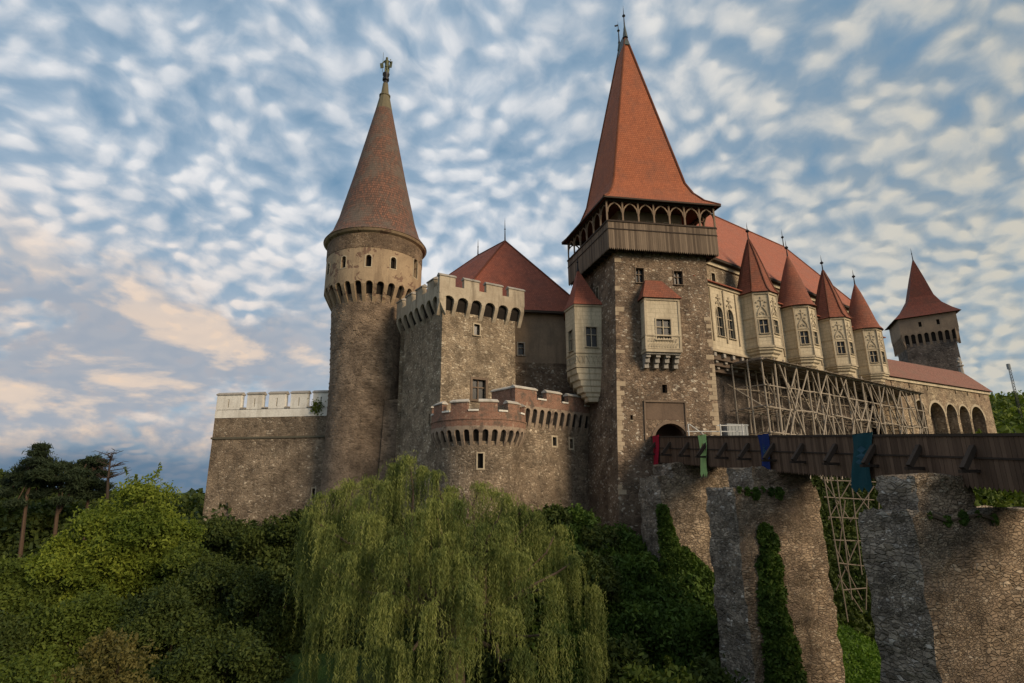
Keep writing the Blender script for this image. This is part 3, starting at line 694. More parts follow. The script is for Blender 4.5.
# joists beneath the gallery
jm = MB()
for i in range(4):
    p, q = gc[i], gc[(i+1) % 4]; L = np.linalg.norm(q-p); d = (q-p)/L; nn = V(d[1], -d[0])
    for k in range(1, 12):
        jm = MB(); a = p+d*L*k/12; jm.beam(V(*(a-nn*.03), ZG+.12), V(*(a-nn*1.1), ZG+.12), .18); jm.build('gallery_joist', M['w_beam'], gate)
# roof
e = .45; ev = [V(*ins(gB, -e, 1, 1), EZ), V(*ins(gC, -e, -1, 1), EZ), V(*ins(gD, -e, -1, -1), EZ), V(*ins(gA, -e, 1, -1), EZ)]
r1, r2 = V(13.45, 55.0, 51.3), V(13.15, 56.9, 51.3)
cen = (r1+r2)/2
def ring(i, z): return [V(*ins(gB, i, 1, 1), z), V(*ins(gC, i, -1, 1), z), V(*ins(gD, i, -1, -1), z), V(*ins(gA, i, 1, -1), z)]
kn = [ring(.55, 28.45), ring(1.25, 29.6), ring(1.75, 31.0)]
rf = MB(); hiproof(rf, ev, kn, [r1, r1, r2, r2], 0)
rf.face([p-V(0, 0, .02) for p in ev][::-1]); roof = rf.build('roof', M['r_gate'], gate)
hp = MB()
for i, r_e in enumerate((r1, r1, r2, r2)):
    pts = [ev[i], kn[0][i], kn[1][i], kn[2][i], r_e]
    hp.tube(pts, [.13]*5, 6)
hp.build('hip_tile', M['r_gate'], roof)
ed = MB()
for i in range(4): ed.beam(ev[i]-V(0, 0, .08), ev[(i+1) % 4]-V(0, 0, .08), .12, .16)
ed.build('eave_board', M['w_beam'], roof)
cp = MB(); k_ = 1.3
base4 = [r1+(kn[2][0]-r1)*.075, r1+(kn[2][1]-r1)*.075, r2+(kn[2][2]-r2)*.075, r2+(kn[2][3]-r2)*.075]
m4 = [x+(V(x[0], x[1], 0)-V(cen[0], cen[1], 0))*.12 for x in base4]
top4 = [r1+V(0, 0, .5), r1+V(.03, 0, .5), r2+V(0, .03, .45), r2+V(-.03, .03, .45)]; hiproof(cp, m4, [], top4, 0)
cp.lathe(r1+V(0, -.05, .1), [(.32, -.5), (.18, .5), (.06, 1.4)], 8); cp.lathe(r2+V(0, 0, 0), [(.28, -.4), (.15, .4), (.06, 1.2)], 8)
cp.build('lead_cap', M['lead'], roof)
finial(roof, r1+V(0, 0, 1.1), 3.2, .2, sub='finial'); f2 = finial(roof, r2+V(0, 0, .9), 3.0, .18, sub='finial')
wv = MB(); wv.box(r2+V(-.22, 0, 3.2), (.2, 0, .06), (0, .02, 0), (-.02, 0, .11)); wv.build('weather_vane', M['iron'], roof)

# oriel bay on the gate front
def oriel_front():
    bay = MB(); a, b = 2.45, 5.45; o = 1.15; z0, z1 = 12.2, 17.4
    s0, z_ = hit(PF, 645.5, 320, o); s1, _ = hit(PF, 682, 320, o); a, b = s0, s1-.25
    Pf = lambda s, z, q=0.: PF(s, z, o+q)
    Pf.ds = 1e9
    h = H(PF, 656, 319, 671.5, 339.5, 0, o)
    panel(bay, Pf, a, b, z0, z1, [h], .25)
    for x in (a, b): bay.face([PF(x, z0, o), PF(x, z0, -.2), PF(x, z1, -.2), PF(x, z1, o)], [(0, z0), (1, z0), (1, z1), (0, z1)])
    bay.face([PF(a, z0, o), PF(b, z0, o), PF(b, z0, -.2), PF(a, z0, -.2)])
    body = bay.build('oriel_bay', M['lime'], gate); body['label'] = 'pale stone oriel bay on the front of the tower, small orange roof'
    def W(Pq, hh):
        w = window(body, Pq, hh, .2, 1, 1, .1); return w
    mbx = MB()   # window parts flattened to sub-parts
    w = window(body, Pf, h, .2, 1, 1, .12); w.children[0].parent = body
    tr = MB()
    for z, hh_, oo in ((z1-.22, .2, .1), (z0+1.5, .14, .1), (z0-.02, .26, .16), (z0+.3, .08, .06)):
        block(tr, PF, a-.08, b+.08, z, z+hh_, -.1, o+oo)
    for x in (a, b): block(tr, PF, x-.1, x+.1, z0+.24, z1-.24, o-.1, o+.07)
    n = 11
    for k in range(n):      # tracery balustrade: rows of little lozenges
        x = a+.22+(b-a-.44)*(k+.5)/n
        for zz in (z0+.65, z0+1.15):
            c0 = PF(x, zz, o+.04); ex = (PF(x+.12, zz, o+.04)-c0); tr.box(c0, ex*.8+V(0, 0, .14), -ex*.8+V(0, 0, .14)*.001+PF.n*.03, V(0, 0, .02)+ex*.1)
            tr.beam(c0-ex*.9-V(0, 0, .2), c0+ex*.9+V(0, 0, .2), .05, .06)
    tr.build('moulding', M['trim'], body)
    cb = MB()
    for k in range(4):
        x = a+.25+(b-a-.5)*k/3
        for j, (zb, oo) in enumerate(((11.75, .95), (11.3, .7), (10.85, .45))): block(cb, PF, x-.2, x+.2, zb, zb+.42, -.1, oo)
    block(cb, PF, a, b, 12.0, 12.17, -.1, 1.1); cb.build('corbel', M['coping'], body)
    rf = MB(); e = .28; zt = 19.5
    E = [PF(a-e, z1, o+e), PF(b+e, z1, o+e), PF(b+e, z1, -.1), PF(a-e, z1, -.1)]; R = [PF(a+.45, zt, .3), PF(b-1.15, zt, .3), PF(b-1.15, zt, -.1), PF(a+.45, zt, -.1)]
    hiproof(rf, E, [], R, 0); rf.face(E[::-1]); rf.build('roof', M['r_turret'], body)
oriel_front()
M['r_turret'].name = 'turret_tile'

# corner oriel turret on the gate's left side (octagonal, on stepped corbels)
def corner_oriel():
    c = V(7.75, 54.9)
    t = thing('oriel_turret', (*c, 8.4), 'pale oriel turret with dark red pointed roof on the left side of the gate tower', 'castle turret')
    # plan outline (front face along fx)
    p0 = V(*atY(575.8, 350, 53.6)[:2]); p1 = V(*atY(604.5, 350, 54.0)[:2]); pl = V(*atY(566.3, 350, 55.7)[:2]); pk = p1+sx*3.8+fx*0; plb = pl+V(.3, 3.2)
    plan = [pl, p0, p1, pk, plb]; cc = sum(plan)/5
    z0, z1 = 13.0, 17.95
    P0 = straight(p0, p1); P1 = straight(pl, p0)
    h0 = H(P0, 585.5, 327, 597.5, 347); h1 = H(P1, 568.8, 332, 573.5, 350)
    mb = MB(); panel(mb, P0, 0, P0.L, 11.6, z1, [h0], .25); panel(mb, P1, 0, P1.L, 11.6, z1, [h1], .25)
    for a, b in ((p1, pk), (pk, plb), (plb, pl)): panel(mb, straight(a, b), 0, float(np.linalg.norm(b-a)), 11.6, z1)
    mb.build('wall', M['lime'], t)
    window(t, P0, h0, .2, 1, 1, .1); window(t, P1, h1, .2, 1, 1, .08)
    for PP in (P0, P1):
        tr = MB()
        for z, hh_, oo in ((z1-.2, .2, .1), (12.95, .12, .08), (11.55, .16, .1)): block(tr, PP, -.03, PP.L+.03, z, z+hh_, -.1, oo)
        n = int(PP.L/.42)
        for k in range(n):
            x = PP.L*(k+.5)/n; tr.beam(PP(x-.15, 11.95, .03), PP(x+.15, 12.7, .03), .06, .05); tr.beam(PP(x+.15, 11.95, .035), PP(x-.15, 12.7, .035), .06, .05)
        tr.build('moulding', M['trim'], t)
    cb = MB(); tgt = V(*atY(594, 399, 54.6)[:2])
    lv = [(11.5, 1.0), (10.9, .9), (10.3, .78), (9.7, .64), (9.1, .48), (8.7, .36), (8.3, .3)]
    for (za, k0), (zb, k1) in zip(lv, lv[1:]):
        top = [V(*(tgt*(1-k0)+p*k0), za) for p in plan]; mid = [V(*(tgt*(1-k0*.97-.0)+p*k0*.97), zb+.12) for p in plan]; bot = [V(*(tgt*(1-k1)+p*k1), zb) for p in plan]
        for A, B in ((mid, top), (bot, mid)):
            for i in range(5): j = (i+1) % 5; cb.face([A[i], A[j], B[j], B[i]], [(0, 0), (1, 0), (1, .4), (0, .4)])
        
    cb.build('corbel', M['lime'], t)
    ap = V(*(cc+fx*.1), 22.6); rf = MB(); ex = [V(*(cc+(p-cc)*1.1), z1-.02) for p in plan]; kk = [V(*(cc+(p-cc)*.80), z1+.9) for p in plan]
    for i in range(5):
        j = (i+1) % 5; rf.face([ex[i], ex[j], kk[j], kk[i]], [(0, 0), (3, 0), (2.7, 1), (.3, 1)]); rf.face([kk[i], kk[j], ap], [(.3, 1), (2.7, 1), (1.5, 4.5)])
    rf.face(ex[::-1]); r = rf.build('roof', M['r_hall'], t); finial(r, ap, 1.5, .12)
corner_oriel()

# ================================================================== ROUND TOWER
rc = V(-15.5, 60.3)
rt = thing('round_tower', (*rc, -5), 'tall round brown stone tower with conical tiled roof and small bronze statue on its tip', 'castle tower')
rs = lambda z: 4.0+.45*np.clip((z-12)/9, 0, 1)+(.35*np.clip((2-z)/8, 0, 1))
Pd = circle(rc, 5.25, -pi/2-2.2)          # drum
f0 = 2.2*5.25                            # s at the point facing -Y
mb = MB(); z = -7
zz = [-7, -2, 2, 6, 12, 15, 18, 21.3]
mb.lathe((*rc, 0), [(float(rs(q)), q) for q in zz], 64, cap=False)
rng = random.Random(3)
sh = mb.build('shaft', M['round'], rt, smooth=True)
Psh = circle(rc, 4.15, -pi/2-2.2, rfun=lambda z: float(rs(z)))
fs = 2.2*4.15
pb = MB()      # worn courses: projecting bonding stones in staggered rows on the shaft
for k in range(34):
    z = 5.2+k*.42
    for j in range(22):
        s = fs-6.2+.62*j+(.31 if k % 2 else 0)
        if rng.random() < .45 or (s > fs+2.5): continue
        w = rng.uniform(.14, .26); block(pb, Psh, s-w/2, s+w/2, z, z+.13, -.05, rng.uniform(.02, .06))
pb.build('bonding_stone', M['round'], rt)
holes = []
wz = (22.5, 23.75)
def sat(u, v, c=rc, r=5.25, P=Pd):      # arc position on drum by sight line
    rr = ray(u, v)[:2]; A = rr@rr; B_ = -2*(rr@c); C_ = c@c-r*r; tt = (-B_-math.sqrt(max(0, B_*B_-4*A*C_)))/(2*A); p = rr*tt-c
    a = math.atan2(p[1], p[0]); return ((a-P.a0) % (2*pi))*P.r, float((ray(u, v)*tt)[2])
wins = []
for u, v in ((328.5, 269), (343.5, 262), (368.5, 260.5), (393.5, 263), (415.5, 268)):
    s, zc_ = sat(u, v); wins.append((s-.3, s+.3, zc_-.65, zc_+.65, 1.))
w = wins[-1]; wins[-1] = (w[0]-.1, w[1]+.15, w[2]-.5, w[3]+.5, 1.)
mb = MB(); panel(mb, Pd, 0, Pd.L, 21.3, 26.9, wins, .5)
mb.build('drum', M['drum'], rt)
for w in wins: slit(rt, Pd, w, .42, .1)
zm = 21.35
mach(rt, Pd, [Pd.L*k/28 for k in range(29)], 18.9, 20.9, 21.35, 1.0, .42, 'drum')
mb = MB(); mb.lathe((*rc, 0), [(5.25, 26.6), (5.55, 26.75), (5.7, 26.95), (5.7, 27.08)], 56, cap=False); mb.build('cornice', M['drum'], rt)
mb = MB(); mb.lathe((*rc, 0), [(5.25, 24.9), (5.29, 24.93), (5.29, 26.55), (5.25, 26.58)], 56, cap=False); mb.build('bare_masonry_band', M['bareband'], rt)
mb = MB(); mb.lathe((*rc, 0), [(5.75, 27.0), (4.95, 28.1), (4.3, 30.1), (3.95, 31.7), (3.02, 35.7), (2.05, 40.3), (1.0, 45.3)], 72, cap=False)
cone = mb.build('roof', M['r_cone'], rt, smooth=True)
mb = MB(); mb.lathe((*rc, 0), [(5.74, 26.98), (5.2, 26.95)], 56, cap=False); mb.build('eave_board', M['w_beam'], cone)
M['capstone'] = plain('mossy_capstone', (.14, .12, .075), .8, 0, .5)
mb = MB(); mb.lathe((*rc, 0), [(1.03, 45.2), (.62, 47.3), (.70, 47.35), (.70, 47.5), (.5, 47.55), (.33, 49.2), (.30, 49.25)], 12); mb.build('cap', M['capstone'], cone)
mb = MB(); mb.lathe((*rc, 0), [(.3, 49.2), (.26, 49.6), (.42, 49.75), (.42, 50.0), (.28, 50.1), (.42, 50.5), (.45, 50.7), (.2, 50.75)], 10); mb.build('pedestal', M['iron'], cone)
st = MB(); b0 = V(*rc, 50.7)      # knight with lance and banner
st.tube([b0+V(-.1, 0, 0), b0+V(-.12, 0, .55), b0+V(-.06, 0, 1.1)], [.11, .10, .16], 8); st.tube([b0+V(.16, 0, 0), b0+V(.12, -.05, .5), b0+V(.05, 0, 1.1)], [.11, .10, .16], 8)
st.tube([b0+V(0, 0, 1.0), b0+V(0, 0, 1.35), b0+V(0, 0, 1.85), b0+V(0, 0, 2.05), b0+V(0, 0, 2.15)], [.22, .2, .32, .2, .09], 10)
st.tube([b0+V(0, 0, 2.12), b0+V(0, 0, 2.25), b0+V(0, 0, 2.42), b0+V(0, 0, 2.52)], [.08, .15, .14, .04], 10)
st.tube([b0+V(.25, 0, 1.9), b0+V(.55, -.1, 1.65), b0+V(.5, -.15, 2.05)], [.11, .08, .06], 7); st.tube([b0+V(-.25, 0, 1.9), b0+V(-.5, -.1, 1.55), b0+V(-.4, -.25, 1.25)], [.11, .08, .06], 7)
st.tube([b0+V(-.42, -.25, .1), b0+V(-.42, -.25, 3.0)], [.03, .02], 5); st.box(b0+V(-.52, -.3, 1.0), (.2, 0, .05), (0, .04, 0), (-.05, 0, .35))
st.box(b0+V(.52, 0, 1.4), (.16, 0, 0), (0, .04, 0), (.04, 0, .45))
st.tube([b0+V(0, .1, 1.9), b0+V(.12, .28, 1.0), b0+V(.15, .25, .2)], [.2, .22, .12], 7)
st.build('statue', M['bronze'], cone, smooth=True)
# rough buttress mass between round tower and keep
bm_ = MB()
bu = [V(-13.2, 56.2), V(-10.6, 56.9), V(-9.6, 61.5), V(-13.2, 62.0)]; bt = [V(-12.9, 57.1), V(-11.0, 57.5), V(-10.2, 61.5), V(-13.2, 61.6)]
Pb = straight(bt[0], bt[1], bu[0], bu[1], 9.5, -6)
bm_.hexa([V(*p, -6) for p in bu], [V(*p, 9.0+i*.3) for i, p in enumerate(bt)])
bm_.build('buttress', M['round'], rt)['label'] = 'rough stone buttress at the right foot of the tower'

rescale(rt, 1.06)
# ================================================================== LEFT CURTAIN WALL
lw_ = thing('curtain_wall', (-26, 62, -5), 'curtain wall at the far left of the castle with white swallow merlons over brown rubble', 'castle wall')
lw_['label'] = 'rubble curtain wall with whitewashed merlons, left of the round tower'
PW = straight((-32.45, 62.0), (-18.2, 60.5)); PWl = straight((-31.3, 72), (-32.45, 62.0))
lh = (11.75, 12.05, -.7, .5, 0)
mb = MB(); panel(mb, PW, 0, PW.L, -8, 8.15, [lh], .4)
PWs = lambda s, z, o=0: PW(s, z, -1.6); PWs.ds = 1e9
panel(mb, PWl, 0, PWl.L, -8, 8.15); panel(mb, straight((-18.2, 60.5), (-17, 72)), 0, 11.5, -8, 8.15)
mb.face([V(*p, 8.15) for p in ((-32.45, 62.0), (-18.2, 60.5), (-17, 72), (-31.3, 72))])
mb.build('wall', M['wallrub'], lw_); slit(lw_, PW, lh, .35, .12)
mb = MB(); block(mb, PW, -.1, PW.L, 5.72, 5.92, -.1, .12); block(mb, PWl, 0, PWl.L+.1, 5.72, 5.92, -.1, .118); mb.build('string_course', M['oldsill'], lw_)
mb = MB(); uvblock(mb, PW, -.02, PW.L, 8.0, 8.85, -.7, .03); uvblock(mb, PWl, 0, PWl.L-.75, 8.0, 8.95, -.7, .03); mb.build('parapet', M['white'], lw_)
sp = [(0, 2.78), (3.5, 5.25), (6.0, 7.85), (8.5, 10.35), (11.0, 12.85)]
for a, b in sp: merlon(lw_, PW, a, b, 8.9, 10.5, .65, 'white', slitw=.12)
mb = MB()
for (a, b), (c, d) in zip(sp, sp[1:]): block(mb, PW, b+.1, c-.1, 8.95, 9.1, -.75, .1)
mb.build('sill_coping', M['coping'], lw_)

rescale(lw_, 1.05)
# ================================================================== SQUARE KEEP WITH MACHICOLATED PARAPET
kL, kK, kR = V(-13.38, 62.97), V(-7.25, 54.0), V(1.4, 59.16); kD = kL+kR-kK
keep = thing('square_tower', (*kK, -5), 'square pale rubble tower with arched machicolation and crenels, right of the round tower', 'castle tower')
du = (kR-kK)/np.linalg.norm(kR-kK); dl = (kL-kK)/np.linalg.norm(kL-kK)
pj = .75
K1 = kK+du*pj+dl*pj; R1 = kR-du*pj+dl*pj; L1 = kL+du*pj-dl*pj; D1 = kD-du*pj-dl*pj
QF = straight(K1, R1); QL = straight(L1, K1); TF = straight(kK, kR); TL = straight(kL, kK)
h1 = H(QF, 474, 324, 479.5, 335.5); h2 = H(QF, 472.5, 379, 485.5, 400)
mb = MB(); panel(mb, QF, 0, QF.L, -7, 20, [h1, h2], .5); panel(mb, QL, 0, QL.L, -7, 20, [(6.9, 7.3, 6.4, 7.6, 0)], .4)
panel(mb, straight(R1, D1), 0, 10, -7, 20); panel(mb, straight(D1, L1), 0, 9, -7, 20)
mb.build('wall', M['keep'], keep)
M['darkwood'] = wood('dark_window_wood', (.05, .038, .03), (.08, .06, .045))
window(keep, QF, h1, .3, 0, 0, .13, ('trim', 'glass', 'trim')); window(keep, QF, h2, .35, 1, 1, .25, ('gpanel2', 'glass', 'trim'), bar=.12); slit(keep, QL, (6.9, 7.3, 6.4, 7.6, 0), .3)
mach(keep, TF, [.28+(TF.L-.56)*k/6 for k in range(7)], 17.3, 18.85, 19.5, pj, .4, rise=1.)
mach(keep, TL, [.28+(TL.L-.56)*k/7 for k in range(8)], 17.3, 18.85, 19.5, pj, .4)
for PP in (TF, TL, straight(kR, kD), straight(kD, kL)):
    mb = MB(); uvblock(mb, PP, 0 if PP is not TL else .01, PP.L-(.55 if PP is TL else 0), 19.48, 20.35, -.55, -.002); mb.build('parapet', M['parapet'], keep)
for a, b in ((0, 1.75), (2.75, 4.5), (5.35, 7.3), (8.1, TF.L)): merlon(keep, TF, a, b, 20.3, 21.3, .5, 'parapet')
for a, b in ((0, 1.5), (2.6, 4.1), (5.2, 6.8), (8.0, 9.5)): merlon(keep, TL, a, b, 20.3, 21.3, .5, 'parapet')
mb = MB(); mb.face([V(*p, 19.6) for p in (kK, kR, kD, kL)]); mb.build('roof_deck', M['coping'], keep)

rescale(keep, .95)
# ================================================================== LOW ROUND BASTION
bc = V(-3.05, 51.6); br_ = 4.25
bas = thing('round_bastion', (*bc, -5), 'low half-round bastion with red brick crenels and arches at the foot of the square tower', 'castle bastion')
PBa = circle(bc, br_, pi*1.0-.25)        # from left side round the front to the right
span = (pi+.5)*br_
PBs = circle(bc, br_-.5, pi-.25)
ks = (br_-.5)/br_
bh = (PBs.r*(pi/2+.25)+.15, PBs.r*(pi/2+.25)+.6, 1.9, 3.1, 0)
mb = MB(); panel(mb, PBs, 0, span*ks, -7, 6.2, [bh], .35)
for sgn in (-1, 1):
    a = bc+V(sgn*(br_-.5)*math.cos(.25), (br_-.5)*math.sin(.25)); PP = straight(a+V(-sgn*.3, 6), a) if sgn < 0 else straight(a, a+V(-sgn*.3, 6)); panel(mb, PP, 0, PP.L, -7, 6.2)
mb.build('wall', M['wallrub'], bas); slit(bas, PBs, bh, .3, .12)
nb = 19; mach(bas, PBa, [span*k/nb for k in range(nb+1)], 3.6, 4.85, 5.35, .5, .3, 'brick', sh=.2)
mb = MB(); 
for k in range(28): uvblock(mb, PBa, span*k/28, span*(k+1)/28, 5.33, 6.55, -.5, -.002)
mb.build('parapet', M['brick'], bas)
mb = MB(); mb.lathe((*bc, 0), [(br_, 5.85), (br_+.06, 5.88), (br_+.06, 5.98), (br_, 6.0)], 48, cap=False); mb.build('string_course', M['brick'], bas)
for k in range(6):
    a = span*(k+.12)/6; b = span*(k+.72)/6; merlon(bas, PBa, a, b, 6.5, 7.32, .5, 'brick', 'palecap', n=3, peak=.12, ch=.17)
    if k < 5:
        mb = MB(); block(mb, PBa, b+.08, span*(k+1.12)/6-.08, 6.55, 6.7, -.56, .09, 2); mb.build('sill_coping', M['white'], bas)
mb = MB(); mb.face([V(*bc, 5.6)+V((br_-.3)*math.cos(pi-.25+(pi+.5)*k/24), (br_-.3)*math.sin(pi-.25+(pi+.5)*k/24), 0) for k in range(25)]+[V(1.2, 57, 5.6), V(-7, 57, 5.6)]); mb.build('roof_deck', M['coping'], bas)

# ================================================================== BRICK PARAPET WALL
wb, wa = V(.24, 49.91), V(9.3, 58.22)
bw_ = thing('parapet_wall', (*wb, -5), 'rubble curtain wall topped by a red brick crenellated parapet, left of the gate tower', 'castle wall')
PX = straight(wb, wa); PXs = straight(PX(0, 0, -.45)[:2], PX(PX.L, 0, -.45)[:2])
hs = [H(PXs, 552.5, 437, 556.5, 446), H(PXs, 569.5, 439, 573, 448.5), H(PXs, 593.5, 433, 597, 440), H(PXs, 600, 472.5, 603, 478.5)]
hs = [(a, b, c, d, 0) for a, b, c, d, _ in hs]
mb = MB(); panel(mb, PXs, 0, PXs.L, -7, 7.6, hs, .4)
side = straight(PXs(0, 0)[:2]-PX.n[:2]*4, PXs(0, 0)[:2]); panel(mb, side, 0, side.L, -7, 7.6); mb.build('wall', M['wallrub'], bw_)
for i, h in enumerate(hs): slit(bw_, PXs, h, .35, .16 if i < 2 else 0)
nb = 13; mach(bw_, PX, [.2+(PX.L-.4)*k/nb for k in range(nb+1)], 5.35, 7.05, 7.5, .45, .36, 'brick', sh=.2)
side2 = straight(PX(0, 0)[:2]-PX.n[:2]*4.4, PX(0, 0)[:2])
mb = MB(); uvblock(mb, PX, 0, PX.L, 7.48, 8.15, -.5, -.002); uvblock(mb, side2, 0, side2.L-.52, 7.48, 8.15, -.5, -.002); mb.build('parapet', M['brick'], bw_)
ms = [(0, 2.7), (4.0, 6.0), (7.0, 9.3), (10.3, PX.L)]
for a, b in ms: merlon(bw_, PX, a, b, 8.1, 8.95, .5, 'brick', 'palecap', peak=.12, ch=.18)
merlon(bw_, side2, 1.2, side2.L-.62, 8.1, 8.95, .45, 'brick', 'palecap', peak=.12, ch=.18)
for (a, b), (c, d) in zip(ms, ms[1:]):
    mb = MB(); block(mb, PX, b+.08, c-.08, 8.15, 8.3, -.58, .09); mb.build('sill_coping', M['white'], bw_)

# ================================================================== HALL WITH RED PYRAMID ROOF
hall = thing('hall_building', (2, 60, -4), 'tan plastered hall with dark red hipped roof behind the square tower', 'castle building')
h0_, h1_ = V(-8.5, 58.0), V(8.4, 61.0); hd = (h1_-h0_)/np.linalg.norm(h1_-h0_); hn = V(-hd[1], hd[0])
h0_ = h1_-hd*14.5
PH = straight(h0_, h1_); hw = H(PH, 518, 343, 524, 355)
mb = MB(); panel(mb, PH, 0, PH.L, 13.4, 19.25, [hw], .4); mb.build('wall', M['tan'], hall)
mb = MB(); PH2 = straight(PH(0, 0, .12)[:2], PH(PH.L, 0, .12)[:2]); panel(mb, PH2, 0, PH.L, -4, 13.4); block(mb, PH, 0, PH.L, 13.3, 13.42, -.3, .14)
a_, b_ = h0_+hn*12-hd*10.5, h1_+hn*13
for p, q in ((h1_, b_), (b_, a_), (a_, h0_)): panel(mb, straight(p, q), 0, float(np.linalg.norm(q-p)), -4, 19.25)
mb.build('lower_wall', M['gate'], hall)
window(hall, PH, hw, .3, 0, 1, .12, ('coping', 'glass', 'trim'))
E = [V(*(p), 19.2) for p in (h0_-hd*.6-hn*.6, h1_+hd*.2-hn*.6, b_+hd*.2+hn*.6, a_-hd*.6+hn*.6)]
ra, rb_ = V(*atY(505, 241, 66.5)), V(*atY(478, 247.5, 71)); rb_[2] = ra[2]
mb = MB(); hiproof(mb, E, [], [ra, ra, rb_, rb_], 0); mb.face([p-V(0, 0, .02) for p in E][::-1]); r = mb.build('roof', M['r_hall'], hall)
mb = MB()
for p, q in ((E[0], ra), (E[1], ra), (E[2], rb_), (E[3], rb_), (ra, rb_)): mb.tube([p, q], [.12, .12], 6)
mb.build('ridge_tile', M['r_hall'], r)
finial(r, ra, 3.2, .1); finial(r, rb_, 2.4, .1)
mb = MB(); mb.beam(E[0]-V(0, 0, .15), E[1]-V(0, 0, .15), .3, .26); mb.build('eave_board', M['w_beam'], r)

# ================================================================== PALACE WING
pa_, pb2 = V(22.23, 58.1), V(47.32, 75.93); pd = (pb2-pa_)/np.linalg.norm(pb2-pa_); pnn = V(pd[1], -pd[0])
pal = thing('palace_wing', (*pa_, 0), 'long palace wing with orange roof and four pale stone turrets, between gate tower and arcade', 'castle building')
def pp(s, o=0., z=0.): return V(*(pa_+pd*s+pnn*o), z)
S0, S1 = -7.0, 33.2; ZE = 24.3
PM = straight(pp(S0)[:2], pp(S1)[:2]); PLg = straight(pp(S0, 1.8)[:2], pp(34.6, 1.8)[:2]); q0 = S0
hw = (S0*-1-.85, S0*-1-.2, 21.75, 22.75, 0)
mb = MB(); panel(mb, PM, 0, PM.L, -4, 13.1); mb.build('lower_wall', M['dark'], pal)  # dark stone colour stands in for the deep shadow behind the scaffolding
mb = MB(); panel(mb, PM, 0, PM.L, 13.1, ZE+.1, [hw], .35)
bk = [pp(S0, -14)[:2], pp(S1, -14)[:2]]
panel(mb, straight(pp(S1)[:2], bk[1]), 0, 14, -4, ZE+.1); panel(mb, straight(bk[1], bk[0]), 0, S1-S0, -4, ZE+.1); panel(mb, straight(bk[0], pp(S0)[:2]), 0, 14, -4, ZE+.1)
mb.build('wall', M['keep'], pal); window(pal, PM, hw, .3, 0, 0, .14, ('trim', 'glass', 'trim'))
# roof
o_ = .7
E = [pp(S0, o_, ZE), pp(S1+.4, o_, ZE), pp(S1+.4, -14-o_, ZE), pp(S0, -14-o_, ZE)]
RA, RB = pp(S0, -7, 36.2), pp(28.8, -7, 35.9)
mb = MB(); hiproof(mb, E, [], [RA, RB, RB, RA], 0); r = mb.build('roof', M['r_pal'], pal)
mb = MB()
for p, q in ((RA, RB), (RB, E[1]), (RB, E[2])): mb.tube([p, q], [.14, .14], 6)
mb.build('ridge_tile', M['r_pal'], r); finial(r, RB, 3.0, .22)
mb = MB(); block(mb, PM, 0, PM.L+.4, ZE-.3, ZE-.02, .001, .72); mb.build('gutter', M['w_beam'], r)
mb = MB(); block(mb, PM, 0, PM.L+.1, ZE-.75, ZE-.31, -.1, .22); mb.build('cornice', M['lime'], pal)
# loggia
Z0, Z1 = 13.2, 20.3
def at_s(s): return s-S0
TS = [3.1, 11.0, 19.2, 27.6]
gw = []
def gwin(s0, s1, z0=14.9, z1=18.0): gw.append((at_s(s0), at_s(s1), z0, z1, 1.25))
gwin(-3.35, -2.25); gwin(-1.55, -.45)
for a in (7.2, 15.3, 23.4, 31.4): gwin(a-.5, a+.5)
mb = MB(); panel(mb, PLg, 0, PLg.L, Z0, Z1, gw, .35)
e0, e1 = pp(34.6, 1.8), pp(34.6, -1); PE = straight(e0[:2], e1[:2]); panel(mb, PE, 0, PE.L, Z0-1, Z1)
mb.face([PLg(0, Z0), PLg(PLg.L, Z0), pp(34.6, -.3, Z0), pp(S0, -.3, Z0)])
mb.build('loggia_wall', M['lime'], pal)
for h in gw:
    w = window(pal, PLg, h, .28, 1, 2, .09, ('trim', 'glass', 'trim'), bar=.08)
    cr = MB(); mx = (h[0]+h[1])/2
    cr.beam(PLg(mx, h[3]+.05, .06), PLg(mx, h[3]+1.35, .06), .1); cr.beam(PLg(mx-.32, h[3]+.95, .06), PLg(mx+.32, h[3]+.95, .06), .12)
    for k in range(5): cr.box(PLg(mx+(k-2)*.2, h[3]+.35+(.25 if k == 2 else .1*(k % 2)), .07), PLg.d*.07, PLg.n*.05, V(0, 0, .09))
    cr.build('tracery', M['trim'], w)
mb = MB()
for s in (-4.1, -1.9, .2): 
    block(mb, PLg, at_s(s)-.09, at_s(s)+.09, 14.3, 19.9, -.05, .14)
for s in (8.6, 5.8, 13.9, 16.7, 22.0, 24.8, 30.2, 33.0): block(mb, PLg, at_s(s)-.09, at_s(s)+.09, 14.3, 19.9, -.05, .14)
block(mb, PLg, 0, PLg.L+.05, 20.05, 20.3, -.1, .16); block(mb, PLg, 0, PLg.L+.05, Z0-.02, Z0+.2, -.1, .12)
mb.build('pilaster', M['trim'], pal)
mb = MB(); mb.hexa([PLg(0, 20.31, .45), PLg(PLg.L+.4, 20.31, .45), pp(35.0, .05, 20.31), pp(S0, .05, 20.31)], [PLg(0, 20.42, .45), PLg(PLg.L+.4, 20.42, .45), pp(35.0, .05, 21.3), pp(S0, .05, 21.3)])
mb.build('loggia_roof', M['r_hall'], pal)
# chequered corbel table under the loggia
mb = MB()
n = 52
for k in range(n):
    s = at_s(-5.2+39.6*(k+.5)/n)
    for j, (z, oo) in enumerate(((12.75, 0), (12.25, -.42), (11.75, -.84))):
        if (k+j) % 2: block(mb, PLg, s-.19, s+.19, z, z+.4, -1.9, oo-.02)
mb.build('corbel_table', M['coping'], pal)
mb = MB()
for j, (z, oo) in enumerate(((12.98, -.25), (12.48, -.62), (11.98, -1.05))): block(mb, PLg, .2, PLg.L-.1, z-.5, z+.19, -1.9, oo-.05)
mb.build('corbel_band', M['darkcore'], pal)
